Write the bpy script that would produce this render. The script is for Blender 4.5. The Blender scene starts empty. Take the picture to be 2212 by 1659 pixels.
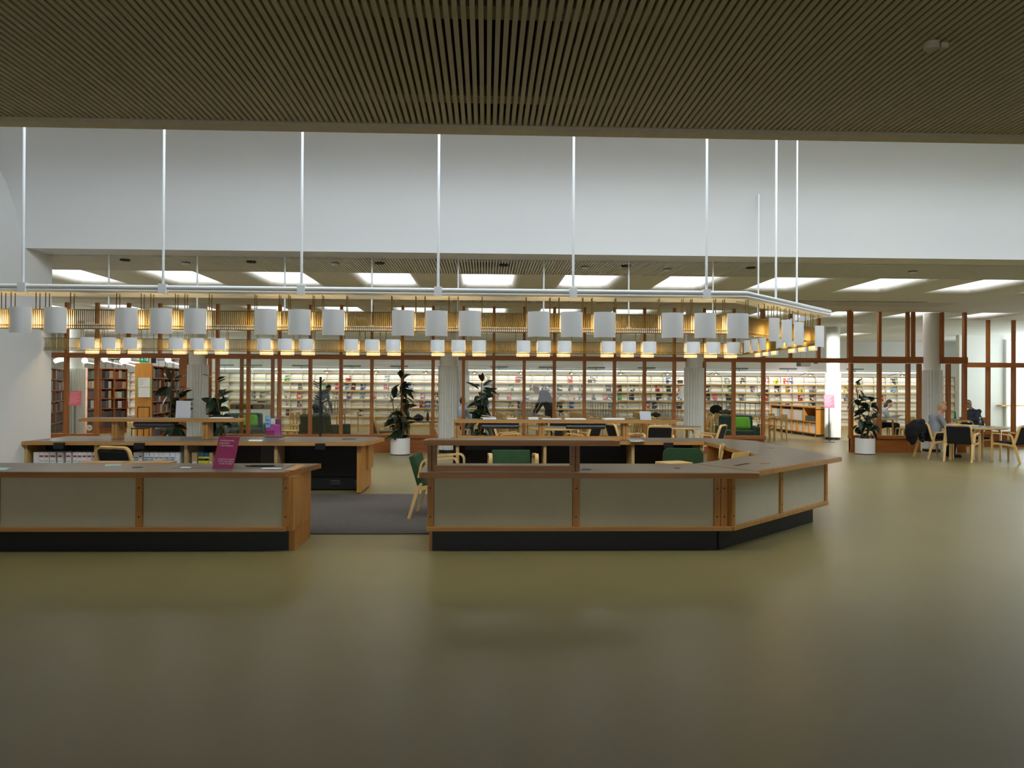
import bpy, bmesh, math, random
from mathutils import Vector, Matrix
random.seed(7)
R = math.radians
scene = bpy.context.scene
COL = scene.collection

# ------------------------------------------------------------------ camera
EYE = Vector((0, 0, 1.55)); F = 1630.0; CX, CY = 1106.0, 829.5
YAW, PITCH, ROLL = R(2.0), R(0.3), 0.0055
fw = Vector((math.sin(YAW) * math.cos(PITCH), math.cos(YAW) * math.cos(PITCH), math.sin(PITCH)))
r0 = Vector((math.cos(YAW), -math.sin(YAW), 0)); u0 = r0.cross(fw)
rt = r0 * math.cos(ROLL) + u0 * math.sin(ROLL); up = u0 * math.cos(ROLL) - r0 * math.sin(ROLL)
cam_d = bpy.data.cameras.new('camera'); cam = bpy.data.objects.new('camera', cam_d); COL.objects.link(cam)
cam_d.sensor_width = 36.0; cam_d.lens = F / 2212.0 * 36.0; cam_d.clip_end = 200
m3 = Matrix((rt, up, -fw)).transposed()
cam.matrix_world = Matrix.Translation(EYE) @ m3.to_4x4()
scene.camera = cam
scene.view_settings.view_transform = 'Standard'; scene.view_settings.look = 'None'
scene.view_settings.gamma = 1.0; scene.view_settings.use_curve_mapping = False
scene.view_settings.exposure = 0.08
cy = scene.cycles; cy.max_bounces = 7; cy.diffuse_bounces = 4; cy.glossy_bounces = 3; cy.transmission_bounces = 2; cy.transparent_max_bounces = 10; cy.caustics_reflective = False; cy.caustics_refractive = False; cy.use_denoising = True; cy.use_light_tree = False
cy.adaptive_threshold = 0.03
def _ray(x, y): return fw + rt * ((x - CX) / F) - up * ((y - CY) / F)
def at(x, y, Y):                       # measured point of the photograph at depth Y
    d = _ray(x, y); return EYE + d * (Y / d.y)
def fl(x, y, z=0.0):                   # measured point on a level of height z
    d = _ray(x, y); return EYE + d * ((z - EYE.z) / d.z)

# ------------------------------------------------------------------ world and daylight
w = bpy.data.worlds.new('overcast sky'); scene.world = w; w.use_nodes = True
bg = w.node_tree.nodes['Background']; bg.inputs[0].default_value = (0.78, 0.88, 1.0, 1); bg.inputs[1].default_value = 1.0
def area(name, loc, target, sx, sy, watts, color):
    l = bpy.data.lights.new(name, 'AREA'); l.shape = 'RECTANGLE'; l.size = sx; l.size_y = sy; l.energy = watts; l.color = color
    o = bpy.data.objects.new(name, l); COL.objects.link(o); o.location = loc
    o.rotation_euler = (Vector(target) - Vector(loc)).to_track_quat('-Z', 'Y').to_euler(); return o
# daylight entering by the clerestory above the low ceiling, by the entrance windows behind, and by the reading room windows
area('clerestory_daylight', (3.5, 5.95, 5.35), (3.5, 10.6, 4.2), 15.0, 1.5, 270, (0.86, 0.94, 1.0))
area('entrance_daylight', (0, -9.3, 1.9), (0, 0, 1.5), 16, 2.4, 210, (0.92, 0.96, 1.0))
area('window_daylight_east', (19.3, 23.5, 2.0), (8, 22.5, 1.5), 9, 3.0, 300, (0.93, 0.98, 1.0))
area('window_daylight_west', (-15.2, 22.5, 2.0), (-6, 22.0, 1.4), 8, 3.0, 330, (0.93, 0.98, 1.0))

area('shelf_trough_light', (4.0, 29.12, 2.19), (4.0, 29.5, .9), 27, .1, 130, (0.97, 0.99, 1.0))      # fluorescent tubes of the trough over the magazine wall

sl = bpy.data.lights.new('doorway_column_spot', 'SPOT'); sl.energy = 1300; sl.spot_size = R(46); sl.spot_blend = .35; sl.shadow_soft_size = .12; sl.color = (1.0, .98, .95)  # added spot under the ceiling, brightens the doorway column as sun would
so = bpy.data.objects.new('doorway_column_spot', sl); COL.objects.link(so); so.location = (9.4, 19.6, 3.44); so.rotation_euler = (Vector((10.8, 23.1, 1.7)) - Vector((9.4, 19.6, 3.44))).to_track_quat('-Z', 'Y').to_euler()

# ------------------------------------------------------------------ materials
MATS = {}
def _new(name):
    m = bpy.data.materials.new(name); m.use_nodes = True; MATS[name] = m
    nt = m.node_tree; return m, nt, nt.nodes, nt.links, nt.nodes['Principled BSDF']
def lin(c): return tuple((v / 255 / 12.92) if v / 255 <= 0.04045 else ((v / 255 + 0.055) / 1.055) ** 2.4 for v in c)
def mat(name, srgb, rough=0.6, metal=0.0, var=0.0, scale=(6, 6, 6), bump=0.0, bscale=60, spec=0.5, detail=3):
    m, nt, N, L, b = _new(name); c = lin(srgb)
    b.inputs['Base Color'].default_value = (*c, 1); b.inputs['Roughness'].default_value = rough; b.inputs['Metallic'].default_value = metal
    b.inputs['Specular IOR Level'].default_value = spec
    if var or bump:
        tc = N.new('ShaderNodeTexCoord'); mp = N.new('ShaderNodeMapping'); mp.inputs['Scale'].default_value = scale
        L.new(tc.outputs['Object'], mp.inputs['Vector'])
    if var:
        nz = N.new('ShaderNodeTexNoise'); nz.inputs['Scale'].default_value = 1.0; nz.inputs['Detail'].default_value = detail
        L.new(mp.outputs[0], nz.inputs['Vector'])
        cr = N.new('ShaderNodeValToRGB'); cr.color_ramp.elements[0].position = 0.3; cr.color_ramp.elements[1].position = 0.7
        cr.color_ramp.elements[0].color = (*[v * (1 - var) for v in c], 1); cr.color_ramp.elements[1].color = (*[min(1, v * (1 + var)) for v in c], 1)
        L.new(nz.outputs['Fac'], cr.inputs[0]); L.new(cr.outputs[0], b.inputs['Base Color'])
    if bump:
        n2 = N.new('ShaderNodeTexNoise'); n2.inputs['Scale'].default_value = bscale; L.new(tc.outputs['Object'], n2.inputs['Vector'])
        bp = N.new('ShaderNodeBump'); bp.inputs['Strength'].default_value = bump; bp.inputs['Distance'].default_value = 0.01
        L.new(n2.outputs['Fac'], bp.inputs['Height']); L.new(bp.outputs[0], b.inputs['Normal'])
    return m
def emit(name, srgb, strength):
    m, nt, N, L, b = _new(name); c = lin(srgb)
    b.inputs['Base Color'].default_value = (*c, 1); b.inputs['Emission Color'].default_value = (*c, 1); b.inputs['Emission Strength'].default_value = strength
    return m
def glass(name, tint=(0.94, 0.97, 0.95), refl=0.04, rough=0.02):
    m, nt, N, L, b = _new(name); N.remove(b)
    t = N.new('ShaderNodeBsdfTransparent'); t.inputs[0].default_value = (*tint, 1)
    g = N.new('ShaderNodeBsdfGlossy'); g.inputs['Roughness'].default_value = rough
    mx = N.new('ShaderNodeMixShader'); mx.inputs[0].default_value = refl
    L.new(t.outputs[0], mx.inputs[1]); L.new(g.outputs[0], mx.inputs[2]); L.new(mx.outputs[0], N['Material Output'].inputs['Surface']); return m
WHITE = mat('white plaster', (236, 237, 236), 0.9, var=0.015, scale=(.6, .6, .6))
CEIL = mat('white ceiling paint', (232, 232, 232), 0.9, var=0.02, scale=(.7, .7, .7))
SLAT = mat('painted ceiling slat', (206, 196, 170), 0.75, var=0.05, scale=(20, .6, 20))
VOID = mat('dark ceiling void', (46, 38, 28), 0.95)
FLOOR = mat('olive linoleum floor', (138, 127, 84), 0.34, var=0.06, scale=(1.1, .8, 1), bump=0.0, spec=0.5, detail=5)
CARPET = mat('grey carpet', (94, 88, 84), 0.98, var=0.15, scale=(60, 60, 60), bump=0.6, bscale=220)
WOOD = mat('red brown oiled wood', (172, 106, 48), 0.45, var=0.18, scale=(30, 30, 1.6))
WOODH = mat('red brown oiled wood beam', (166, 98, 42), 0.45, var=0.18, scale=(1.6, 30, 30))
DESKW = mat('oak desk wood', (190, 138, 74), 0.42, var=0.16, scale=(1.5, 26, 26))
DESKV = mat('oak desk wood upright', (190, 132, 62), 0.42, var=0.16, scale=(26, 26, 1.5))
DESKL = mat('dark red oak desk edge', (152, 102, 50), 0.4, var=0.18, scale=(1.5, 26, 26))
LINO = mat('brown grey desk linoleum', (98, 88, 76), 0.3, var=0.05, scale=(3, 3, 3))
PANEL = mat('linen covered panel', (206, 200, 176), 0.9, var=0.04, scale=(2, 2, 2), bump=0.25, bscale=400)
PLINTH = mat('black plinth', (26, 26, 28), 0.5, var=0.1)
BLACKP = mat('black painted panel', (20, 20, 21), 0.55)
BIRCH = mat('pale birch', (222, 184, 118), 0.4, var=0.1, scale=(14, 14, 3))
BIRCHS = mat('birch shelf board', (204, 168, 108), 0.5, var=0.1, scale=(1.5, 20, 20))
ORANGEW = mat('orange oak panel', (206, 142, 58), 0.4, var=0.12, scale=(20, 20, 1.2))
BCASE = mat('brown bookcase wood', (164, 98, 50), 0.45, var=0.15, scale=(16, 16, 1.6))
BLACKF = mat('black wool upholstery', (26, 26, 28), 0.95, bump=0.3, bscale=300)
GREENF = mat('dark green wool upholstery', (44, 74, 42), 0.95, var=0.12, bump=0.3, bscale=300)
SOFAG = mat('bottle green sofa fabric', (40, 66, 56), 0.95, var=0.1, bump=0.3, bscale=250)
LIME = mat('lime green cushion fabric', (100, 166, 40), 0.9, var=0.1)
GREYF = mat('grey armchair fabric', (86, 88, 84), 0.95, var=0.08)
METALW = mat('white enamel', (238, 240, 240), 0.35)
SHADE = mat('white enamel lamp shade', (240, 241, 240), 0.45)
BRASS = mat('aged brass', (128, 106, 52), 0.42, metal=0.9)
STEEL = mat('grey steel', (120, 124, 124), 0.4, metal=0.6)
BLACKM = mat('black metal', (24, 22, 24), 0.45)
LEAF = mat('dark glossy leaf', (34, 52, 34), 0.32, var=0.25, scale=(9, 9, 9))
LEAFB = mat('bronze young leaf', (84, 66, 40), 0.35, var=0.2, scale=(9, 9, 9))
STEM = mat('plant stem', (112, 84, 48), 0.8)
SOIL = mat('potting soil', (52, 40, 30), 1.0, bump=0.8, bscale=80)
POT = mat('white glazed planter', (238, 238, 236), 0.4)
PAPER = mat('white paper', (242, 242, 240), 0.8)
PAPERG = mat('grey blue paper', (196, 202, 214), 0.7)
MAGENTA = mat('magenta print', (176, 44, 108), 0.5)
PINK = mat('pink print', (236, 110, 130), 0.6)
TEXTW = mat('white lettering', (245, 236, 240), 0.6)
TEXTP = mat('pale pink lettering', (250, 200, 205), 0.6)
TEXTD = mat('grey printing', (120, 124, 130), 0.7)
BLUEP = mat('light blue leaflet', (120, 190, 236), 0.6)
GREENS = emit('green exit sign', (14, 140, 84), 0.35)
TILE = mat('white glazed column tile', (232, 234, 228), 0.4, var=0.03, scale=(3, 3, 12))
COLP = mat('white column paint', (236, 236, 232), 0.8)
PANE = glass('clear window glass')
ACRYL = glass('clear acrylic', (0.96, 0.97, 0.98), 0.06, 0.05)
SKYL = emit('skylight dome', (250, 250, 250), 7.0)
BULB = emit('warm lamp bulb', (255, 216, 146), 28.0)
TUBE = emit('white fluorescent tube', (255, 252, 240), 2.0)
WINL = emit('daylight behind frosted glazing', (240, 248, 255), 1.0)
SKIN = mat('skin', (214, 160, 136), 0.6)
HAIRB = mat('blond hair', (196, 160, 112), 0.7, var=0.15)
HAIRG = mat('grey hair', (150, 142, 134), 0.8, var=0.1)
HAIRD = mat('dark hair', (44, 34, 28), 0.7)
GREYK = mat('grey knitted sweater', (150, 154, 160), 0.95, var=0.05)
DARKC = mat('charcoal coat cloth', (44, 46, 48), 0.95, var=0.08)
NAVY = mat('navy cloth', (40, 50, 80), 0.95, var=0.08)
BLUEC = mat('pale blue shirt cloth', (150, 168, 190), 0.95)
BLACKC = mat('black cloth', (20, 20, 24), 0.95)
CURT = mat('pale green lampshade', (206, 218, 200), 0.8)

# ------------------------------------------------------------------ mesh helpers
class MB:
    def __init__(s): s.v = []; s.f = []
    def add(s, vs, fs):
        o = len(s.v); s.v += [tuple(p) for p in vs]; s.f += [tuple(i + o for i in q) for q in fs]; return s
    def box(s, x0, x1, y0, y1, z0, z1, M=None):
        vs = [Vector(p) for p in ((x0, y0, z0), (x1, y0, z0), (x1, y1, z0), (x0, y1, z0), (x0, y0, z1), (x1, y0, z1), (x1, y1, z1), (x0, y1, z1))]
        if M is not None: vs = [M @ p for p in vs]
        return s.add(vs, ((0, 3, 2, 1), (4, 5, 6, 7), (0, 1, 5, 4), (1, 2, 6, 5), (2, 3, 7, 6), (3, 0, 4, 7)))
    def prism(s, poly, z0, z1):
        n = len(poly); a = sum(poly[i][0] * poly[(i + 1) % n][1] - poly[(i + 1) % n][0] * poly[i][1] for i in range(n))
        if a < 0: poly = poly[::-1]
        vs = [(p[0], p[1], z0) for p in poly] + [(p[0], p[1], z1) for p in poly]
        return s.add(vs, [tuple(range(n))[::-1], tuple(range(n, 2 * n))] + [(i, (i + 1) % n, n + (i + 1) % n, n + i) for i in range(n)])
    def cyl(s, p0, p1, r, n=10, r1=None):
        p0, p1 = Vector(p0), Vector(p1); r1 = r if r1 is None else r1; d = (p1 - p0).normalized()
        a = d.orthogonal().normalized(); b = d.cross(a)
        cs = [(math.cos(2 * math.pi * i / n), math.sin(2 * math.pi * i / n)) for i in range(n)]
        vs = [p0 + (a * c + b * q) * r for c, q in cs] + [p1 + (a * c + b * q) * r1 for c, q in cs]
        return s.add(vs, [tuple(range(n))[::-1], tuple(range(n, 2 * n))] + [(i, (i + 1) % n, n + (i + 1) % n, n + i) for i in range(n)])
    def tube(s, pts, r, n=8, close=False):
        pts = [Vector(p) for p in pts]; k = len(pts); rings = []
        for i, p in enumerate(pts):
            q0 = pts[(i - 1) % k] if (close or i) else p; q1 = pts[(i + 1) % k] if (close or i < k - 1) else p
            d = (q1 - q0).normalized(); a = Vector((0, 0, 1)) if abs(d.z) < .9 else Vector((1, 0, 0))
            a = (a - d * a.dot(d)).normalized(); b = d.cross(a); rr = r[i] if isinstance(r, (list, tuple)) else r
            rings.append([p + (a * math.cos(2 * math.pi * j / n) + b * math.sin(2 * math.pi * j / n)) * rr for j in range(n)])
        vs = [q for g in rings for q in g]; fs = []
        for i in range(k if close else k - 1):
            for j in range(n):
                a0 = i * n + j; a1 = i * n + (j + 1) % n; b0 = ((i + 1) % k) * n + j; b1 = ((i + 1) % k) * n + (j + 1) % n
                fs.append((a0, a1, b1, b0))
        if not close: fs += [tuple(range(n))[::-1], tuple(range((k - 1) * n, k * n))]
        return s.add(vs, fs)
    def ribbon(s, pts, wdt, thk, side, close=False):   # rectangular section swept along pts; width runs along the fixed direction side
        pts = [Vector(p) for p in pts]; side = Vector(side).normalized(); k = len(pts); vs = []
        for i, p in enumerate(pts):
            q0 = pts[(i - 1) % k] if (close or i) else p; q1 = pts[(i + 1) % k] if (close or i < k - 1) else p
            nrm = (q1 - q0).normalized().cross(side).normalized()
            h = (wdt[i] if isinstance(wdt, (list, tuple)) else wdt) / 2; t = (thk[i] if isinstance(thk, (list, tuple)) else thk) / 2
            vs += [p - side * h - nrm * t, p + side * h - nrm * t, p + side * h + nrm * t, p - side * h + nrm * t]
        fs = []
        for i in range(k if close else k - 1):
            a, b = i * 4, ((i + 1) % k) * 4
            fs += [(a + j, a + (j + 1) % 4, b + (j + 1) % 4, b + j) for j in range(4)]
        if not close: fs += [(3, 2, 1, 0), tuple((k - 1) * 4 + j for j in range(4))]
        return s.add(vs, fs)
    def lathe(s, prof, c=(0, 0, 0), n=24):
        vs = []; k = len(prof)
        for r_, z in prof:
            vs += [(c[0] + r_ * math.cos(2 * math.pi * j / n), c[1] + r_ * math.sin(2 * math.pi * j / n), c[2] + z) for j in range(n)]
        fs = [(i * n + j, i * n + (j + 1) % n, (i + 1) * n + (j + 1) % n, (i + 1) * n + j) for i in range(k - 1) for j in range(n)]
        if prof[0][0] > 1e-4: fs.append(tuple(range(n))[::-1])
        if prof[-1][0] > 1e-4: fs.append(tuple(range((k - 1) * n, k * n)))
        return s.add(vs, fs)
    def ball(s, c, r, n=12, m=8, M=None):
        c = Vector(c); rx, ry, rz = r if isinstance(r, (tuple, list)) else (r, r, r); vs = []
        for i in range(m + 1):
            t = math.pi * i / m
            for j in range(n):
                p = Vector((rx * math.sin(t) * math.cos(2 * math.pi * j / n), ry * math.sin(t) * math.sin(2 * math.pi * j / n), rz * math.cos(t)))
                if M is not None: p = M @ p
                vs.append(c + p)
        return s.add(vs, [(i * n + j, (i + 1) * n + j, (i + 1) * n + (j + 1) % n, i * n + (j + 1) % n) for i in range(m) for j in range(n)])
    def grid(s, pts):                                   # rows of points
        k, n = len(pts), len(pts[0])
        return s.add([p for g in pts for p in g], [(i * n + j, i * n + j + 1, (i + 1) * n + j + 1, (i + 1) * n + j) for i in range(k - 1) for j in range(n - 1)])
    def mesh(s, name, m, smooth=None, bevel=0.0, segs=2):
        me = bpy.data.meshes.new(name); me.from_pydata(s.v, [], s.f); me.materials.append(m)
        if bevel or smooth is not None:
            bm = bmesh.new(); bm.from_mesh(me)
            if smooth is not None: bmesh.ops.remove_doubles(bm, verts=bm.verts, dist=1e-5)
            if bevel: bmesh.ops.bevel(bm, geom=list(bm.edges), offset=bevel, segments=segs, affect='EDGES', profile=.5)
            bmesh.ops.recalc_face_normals(bm, faces=bm.faces); bm.to_mesh(me); bm.free()
        if smooth is not None:
            me.polygons.foreach_set('use_smooth', [True] * len(me.polygons)); me.set_sharp_from_angle(angle=R(smooth))
        me.update(); return me
    def build(s, name, m, parent=None, smooth=None, bevel=0.0, label=None, segs=2):
        return link(name, s.mesh(name, m, smooth, bevel, segs), parent, label)
def link(name, me, parent=None, label=None, loc=None):
    o = bpy.data.objects.new(name, me); COL.objects.link(o); o.parent = parent
    if label: o['label'] = label
    if loc is not None: o.location = loc
    return o
def tag(o, label, cat, group=None):
    o['label'] = label; o['category'] = cat
    if group: o['group'] = group
    return o
def thing(name, label, cat, loc=(0, 0, 0), rz=0.0, group=None):
    o = bpy.data.objects.new(name, None); COL.objects.link(o); o.location = loc; o.rotation_euler = (0, 0, rz); o.empty_display_size = .1
    return tag(o, label, cat, group)
def struct(o): o['kind'] = 'structure'; return o
def sroot(name):
    o = bpy.data.objects.new(name, None); COL.objects.link(o); return struct(o)
KIDS = {}
def dup(root, label, loc, rz, group=None):
    def cp(o, parent):
        c = o.copy(); COL.objects.link(c); c.parent = parent
        for ch in o.children: cp(ch, c)
        return c
    c = cp(root, None); c.location = loc; c.rotation_euler = (0, 0, rz); c['label'] = label
    if group: c['group'] = group
    return c
def rounded(poly, rads, n=5):
    out = []; k = len(poly)
    for i in range(k):
        r_ = rads.get(i, 0) if isinstance(rads, dict) else rads
        p = Vector(poly[i]); a = (Vector(poly[i - 1]) - p); b = (Vector(poly[(i + 1) % k]) - p)
        if not r_: out.append(tuple(p)); continue
        a.normalize(); b.normalize(); h = a.angle(b) / 2; t = r_ / math.tan(h); c = p + (a + b).normalized() * (r_ / math.sin(h))
        s0 = p + a * t - c; s1 = p + b * t - c; a0 = math.atan2(s0.y, s0.x); a1 = math.atan2(s1.y, s1.x); d = (a1 - a0 + math.pi) % (2 * math.pi) - math.pi
        out += [(c.x + r_ * math.cos(a0 + d * j / n), c.y + r_ * math.sin(a0 + d * j / n)) for j in range(n + 1)]
    return out
def inset(poly, d):
    n = len(poly); a = sum(poly[i][0] * poly[(i + 1) % n][1] - poly[(i + 1) % n][0] * poly[i][1] for i in range(n)); sgn = 1 if a > 0 else -1; out = []
    for i in range(n):
        p = Vector(poly[i]); e0 = (p - Vector(poly[i - 1])).normalized(); e1 = (Vector(poly[(i + 1) % n]) - p).normalized()
        n0 = Vector((-e0.y, e0.x)) * sgn; n1 = Vector((-e1.y, e1.x)) * sgn; b = (n0 + n1); b = b / max(.3, b.length_squared) * 2
        out.append(tuple(p + b * d))
    return out
ORD = ['first', 'second', 'third', 'fourth', 'fifth', 'sixth', 'seventh', 'eighth', 'ninth', 'tenth', 'eleventh', 'twelfth', 'thirteenth', 'fourteenth', 'fifteenth', 'sixteenth', 'seventeenth', 'eighteenth', 'nineteenth', 'twentieth']
def ordw(i):
    if i < 20: return ORD[i]
    t_, u_ = divmod(i + 1, 10); tens = {2: 'twent', 3: 'thirt', 4: 'fort', 5: 'fift', 6: 'sixt'}[t_]
    return tens + 'ieth' if u_ == 0 else tens + 'y-' + ORD[u_ - 1]

# ================================================================== THE SETTING
ZC = 3.5                                  # height of the low ceilings
XL, XR = -6.55, 20.0
struct(MB().box(-17, XR, -10, 31, -.1, 0).build('floor', FLOOR))
# left wall runs beside the desks and ends at a free corner; white wall of the well above
struct(MB().box(XL - .25, XL, -10, 11.62, 0, 7.2).build('wall_left', WHITE))
struct(MB().box(-17, XL - .25, 11.4, 11.62, 0, 3.6).build('wall_left', WHITE))
struct(MB().box(-17.2, -17, 11.4, 31, 0, 3.6).build('wall_left', WHITE))
struct(MB().box(XR, XR + .2, -10, 31, 0, 7.2).build('wall_right', WHITE))
struct(MB().box(-17, XR, -10.2, -10, 0, 3.8).build('wall_front', WHITE))
struct(MB().box(-17, XR, 30.0, 30.2, 0, 3.8).build('wall_back', WHITE))

# ---- low slatted ceiling over the foreground
cf = sroot('ceiling')
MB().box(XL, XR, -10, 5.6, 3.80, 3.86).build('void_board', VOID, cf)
MB().box(XL, XR, 5.60, 5.74, 3.475, 3.86).build('edge_board', SLAT, cf)
slat_me = MB().box(-.0135, .0135, 1.6, 5.61, 3.50, 3.575).mesh('slat', SLAT)
slat_far = MB()
pitch = .0455
for i in range(-95, 152):
    x = i * pitch + .01
    if abs(x - .15) < 4.55 and len([1]) and -94 <= i <= 150:
        link('slat', slat_me, cf, loc=(x, 0, 0))
for i in range(-140, 440):
    x = i * pitch + .01
    if abs(x - .15) >= 4.55 and x > XL: slat_far.box(x - .0135, x + .0135, 1.6, 5.61, 3.50, 3.575)
    if x > XL: slat_far.box(x - .0135, x + .0135, -10, 1.6, 3.50, 3.575)
o = slat_far.build('slat_field', SLAT, cf); o['kind'] = 'stuff'
for y in (5.18, 3.98, 2.7, 1.4):
    MB().box(XL, XR, y - .07, y + .07, 3.53, 3.60).build('batten', SLAT, cf)
# small ceiling sensor on the slats
t = thing('ceiling_sensor', 'small grey disc sensor fixed under the dark slatted ceiling', 'sensor', fl(2012, 104, 3.47))
MB().lathe([(.0, -.012), (.035, -.01), (.04, 0), (.04, .03)]).build('disc', SLAT, t, 40)
MB().box(.05, .09, -.012, .012, .0, .03).build('bracket', SLAT, t)

# ---- clerestory well: fascia, glazing, curved white scoop down to the bulkhead edge
struct(MB().box(XL, XR, 5.60, 5.74, 3.86, 4.45).build('wall_front', WHITE))
win = sroot('window_1')
MB().box(XL, XR, 5.66, 5.70, 4.45, 6.35).build('pane', WINL, win)
for i in range(14): MB().box(XL + i * 2, XL + i * 2 + .06, 5.62, 5.74, 4.45, 6.4).build('mullion', METALW, win)
prof = [(10.95, 3.5), (10.93, 3.56), (10.84, 3.76), (10.68, 4.06), (10.5, 4.33), (10.3, 4.5), (10.0, 4.64), (9.6, 4.76), (9.0, 4.88), (8.2, 5.06), (7.2, 5.5), (6.3, 6.1), (5.6, 6.42)]
b = MB(); b.grid([[(XL, y, z), (XR, y, z)] for y, z in prof]); b.grid([[(XR, y + .08, z + .2), (XL, y + .08, z + .2)] for y, z in prof])
struct(b.build('ceiling', WHITE, smooth=60))
struct(MB().box(XL, XR, 10.95, 11.5, 3.5, 3.62).build('ceiling', CEIL))

# ---- back ceiling: slats, coffers with skylights, second slats, then the reading room
def slat_band(y0, y1, x0, x1):
    root = sroot('ceiling')
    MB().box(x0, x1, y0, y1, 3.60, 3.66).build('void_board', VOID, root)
    b = MB(); x = x0
    while x < x1: b.box(x, x + .027, y0 - .04, y1 + .03, 3.50, 3.56); x += .0455
    b.build('slat_field', CEIL, root)['kind'] = 'stuff'
    for y in (y0 + .28, y1 - .3): MB().box(x0, x1, y - .03, y + .03, 3.52, 3.57).build('batten', CEIL, root)
slat_band(11.5, 12.92, -9.0, 12.0)
CXS = [.03 + 1.86 * k for k in range(-7, 8)]
def coffer_band(ya, yb, y0, y1, xa, xb):
    root = sroot('ceiling'); hw = .59; b = MB()
    b.box(xa, xb, y0, ya, 3.5, 3.6); b.box(xa, xb, yb, y1, 3.5, 3.6)
    xs = [c for c in CXS if xa + hw < c < xb - hw]; prev = xa
    for c in xs: b.box(prev, c - hw, ya, yb, 3.5, 3.6); prev = c + hw
    b.box(prev, xb, ya, yb, 3.5, 3.6); b.build('ceiling_board', CEIL, root)
    cy, hy, rr = (ya + yb) / 2, (yb - ya) / 2, .13
    rows = []
    for th in [0, 15, 30, 45, 60, 75, 90, 91]:
        if th <= 90: ins, z = rr * math.sin(R(th)), 3.5 + rr * (1 - math.cos(R(th)))
        else: ins, z = rr, 4.45
        rect = rounded([(-hw + ins, -hy + ins), (hw - ins, -hy + ins), (hw - ins, hy - ins), (-hw + ins, hy - ins)], max(.001, ins * .8 + .001), 4)
        rows.append([(p[0], p[1], z) for p in rect] + [(rect[0][0], rect[0][1], z)])
    me = MB().grid(rows).mesh('skylight_well', WHITE, smooth=50)
    dm = MB().prism([(p[0], p[1]) for p in rows[-1][:-1]], 4.41, 4.45).mesh('skylight_dome', SKYL)
    jr = rounded([(-hw + .125, -hy + .125), (hw - .125, -hy + .125), (hw - .125, hy - .125), (-hw + .125, hy - .125)], .1, 4)
    jm = MB().tube([(p[0], p[1], 3.61) for p in jr], .004, 4, close=True).mesh('joint', CEIL)
    for c in xs:
        s = link('skylight_well', me, root, loc=(c, cy, 0)); link('skylight_dome', dm, s); link('joint', jm, s)
coffer_band(12.96, 15.0, 12.92, 16.28, -17, XR)
g = sroot('ceiling')                                     # dark service groove, then the second slatted strip
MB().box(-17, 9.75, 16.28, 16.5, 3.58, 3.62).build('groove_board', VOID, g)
MB().box(9.75, XR, 16.28, 16.5, 3.5, 3.6).build('ceiling_board', CEIL, g)
slat_band(16.52, 17.3, -17, 10.6)
struct(MB().box(10.6, XR, 16.5, 17.3, 3.5, 3.6).build('ceiling', CEIL))
struct(MB().box(-17, XR, 17.3, 18.3, 3.5, 3.6).build('ceiling', CEIL))
coffer_band(18.5, 20.4, 18.3, 24.0, -17, XR)
coffer_band(25.5, 27.5, 24.0, 30.0, -17, XR)  # third skylight row, added to brighten the reading room
struct(MB().box(-17, -9, 11.6, 12.92, 3.5, 3.6).build('ceiling', CEIL)); struct(MB().box(12, XR, 11.5, 12.92, 3.5, 3.6).build('ceiling', CEIL))
# recessed downlights in the slatted strip
dl = [(270, 562), (543, 566), (820, 569), (1088, 573), (1352, 575), (1622, 579)]
lm = MB().lathe([(.055, .0), (.075, -.008), (.075, .02), (.055, .05)], n=20).mesh('trim_ring', BLACKM, 40)
lb = MB().lathe([(.0, .008), (.03, .006), (.035, .03)], n=14).mesh('bulb', emit('dim warm downlight', (255, 176, 70), 1.2), 40)
for i, (x, y) in enumerate(dl):
    t = thing('downlight', f'round recessed downlight in the far slatted ceiling, {ORD[i]} from the white wall', 'downlight', fl(x, y, 3.49), 0, 'downlights in the far slatted ceiling')
    link('trim_ring', lm, t); link('bulb', lb, t)
for i, (x, y) in enumerate([(724 + 0, 569), (1264, 577), (1442, 582), (1972, 587), (401, 568)]):
    t = thing('smoke_detector', f'small pale smoke detector on the far ceiling, {ORD[[1, 2, 3, 4, 0][i]]} from the white wall', 'detector', fl(x, y, 3.49), 0, 'smoke detectors')
    MB().lathe([(0, -.04), (.04, -.038), (.06, -.01), (.06, .01)], n=16).build('cap', CEIL, t, 40); MB().lathe([(.065, -.008), (.075, .012)], n=16).build('base', STEEL, t, 40)

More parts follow.
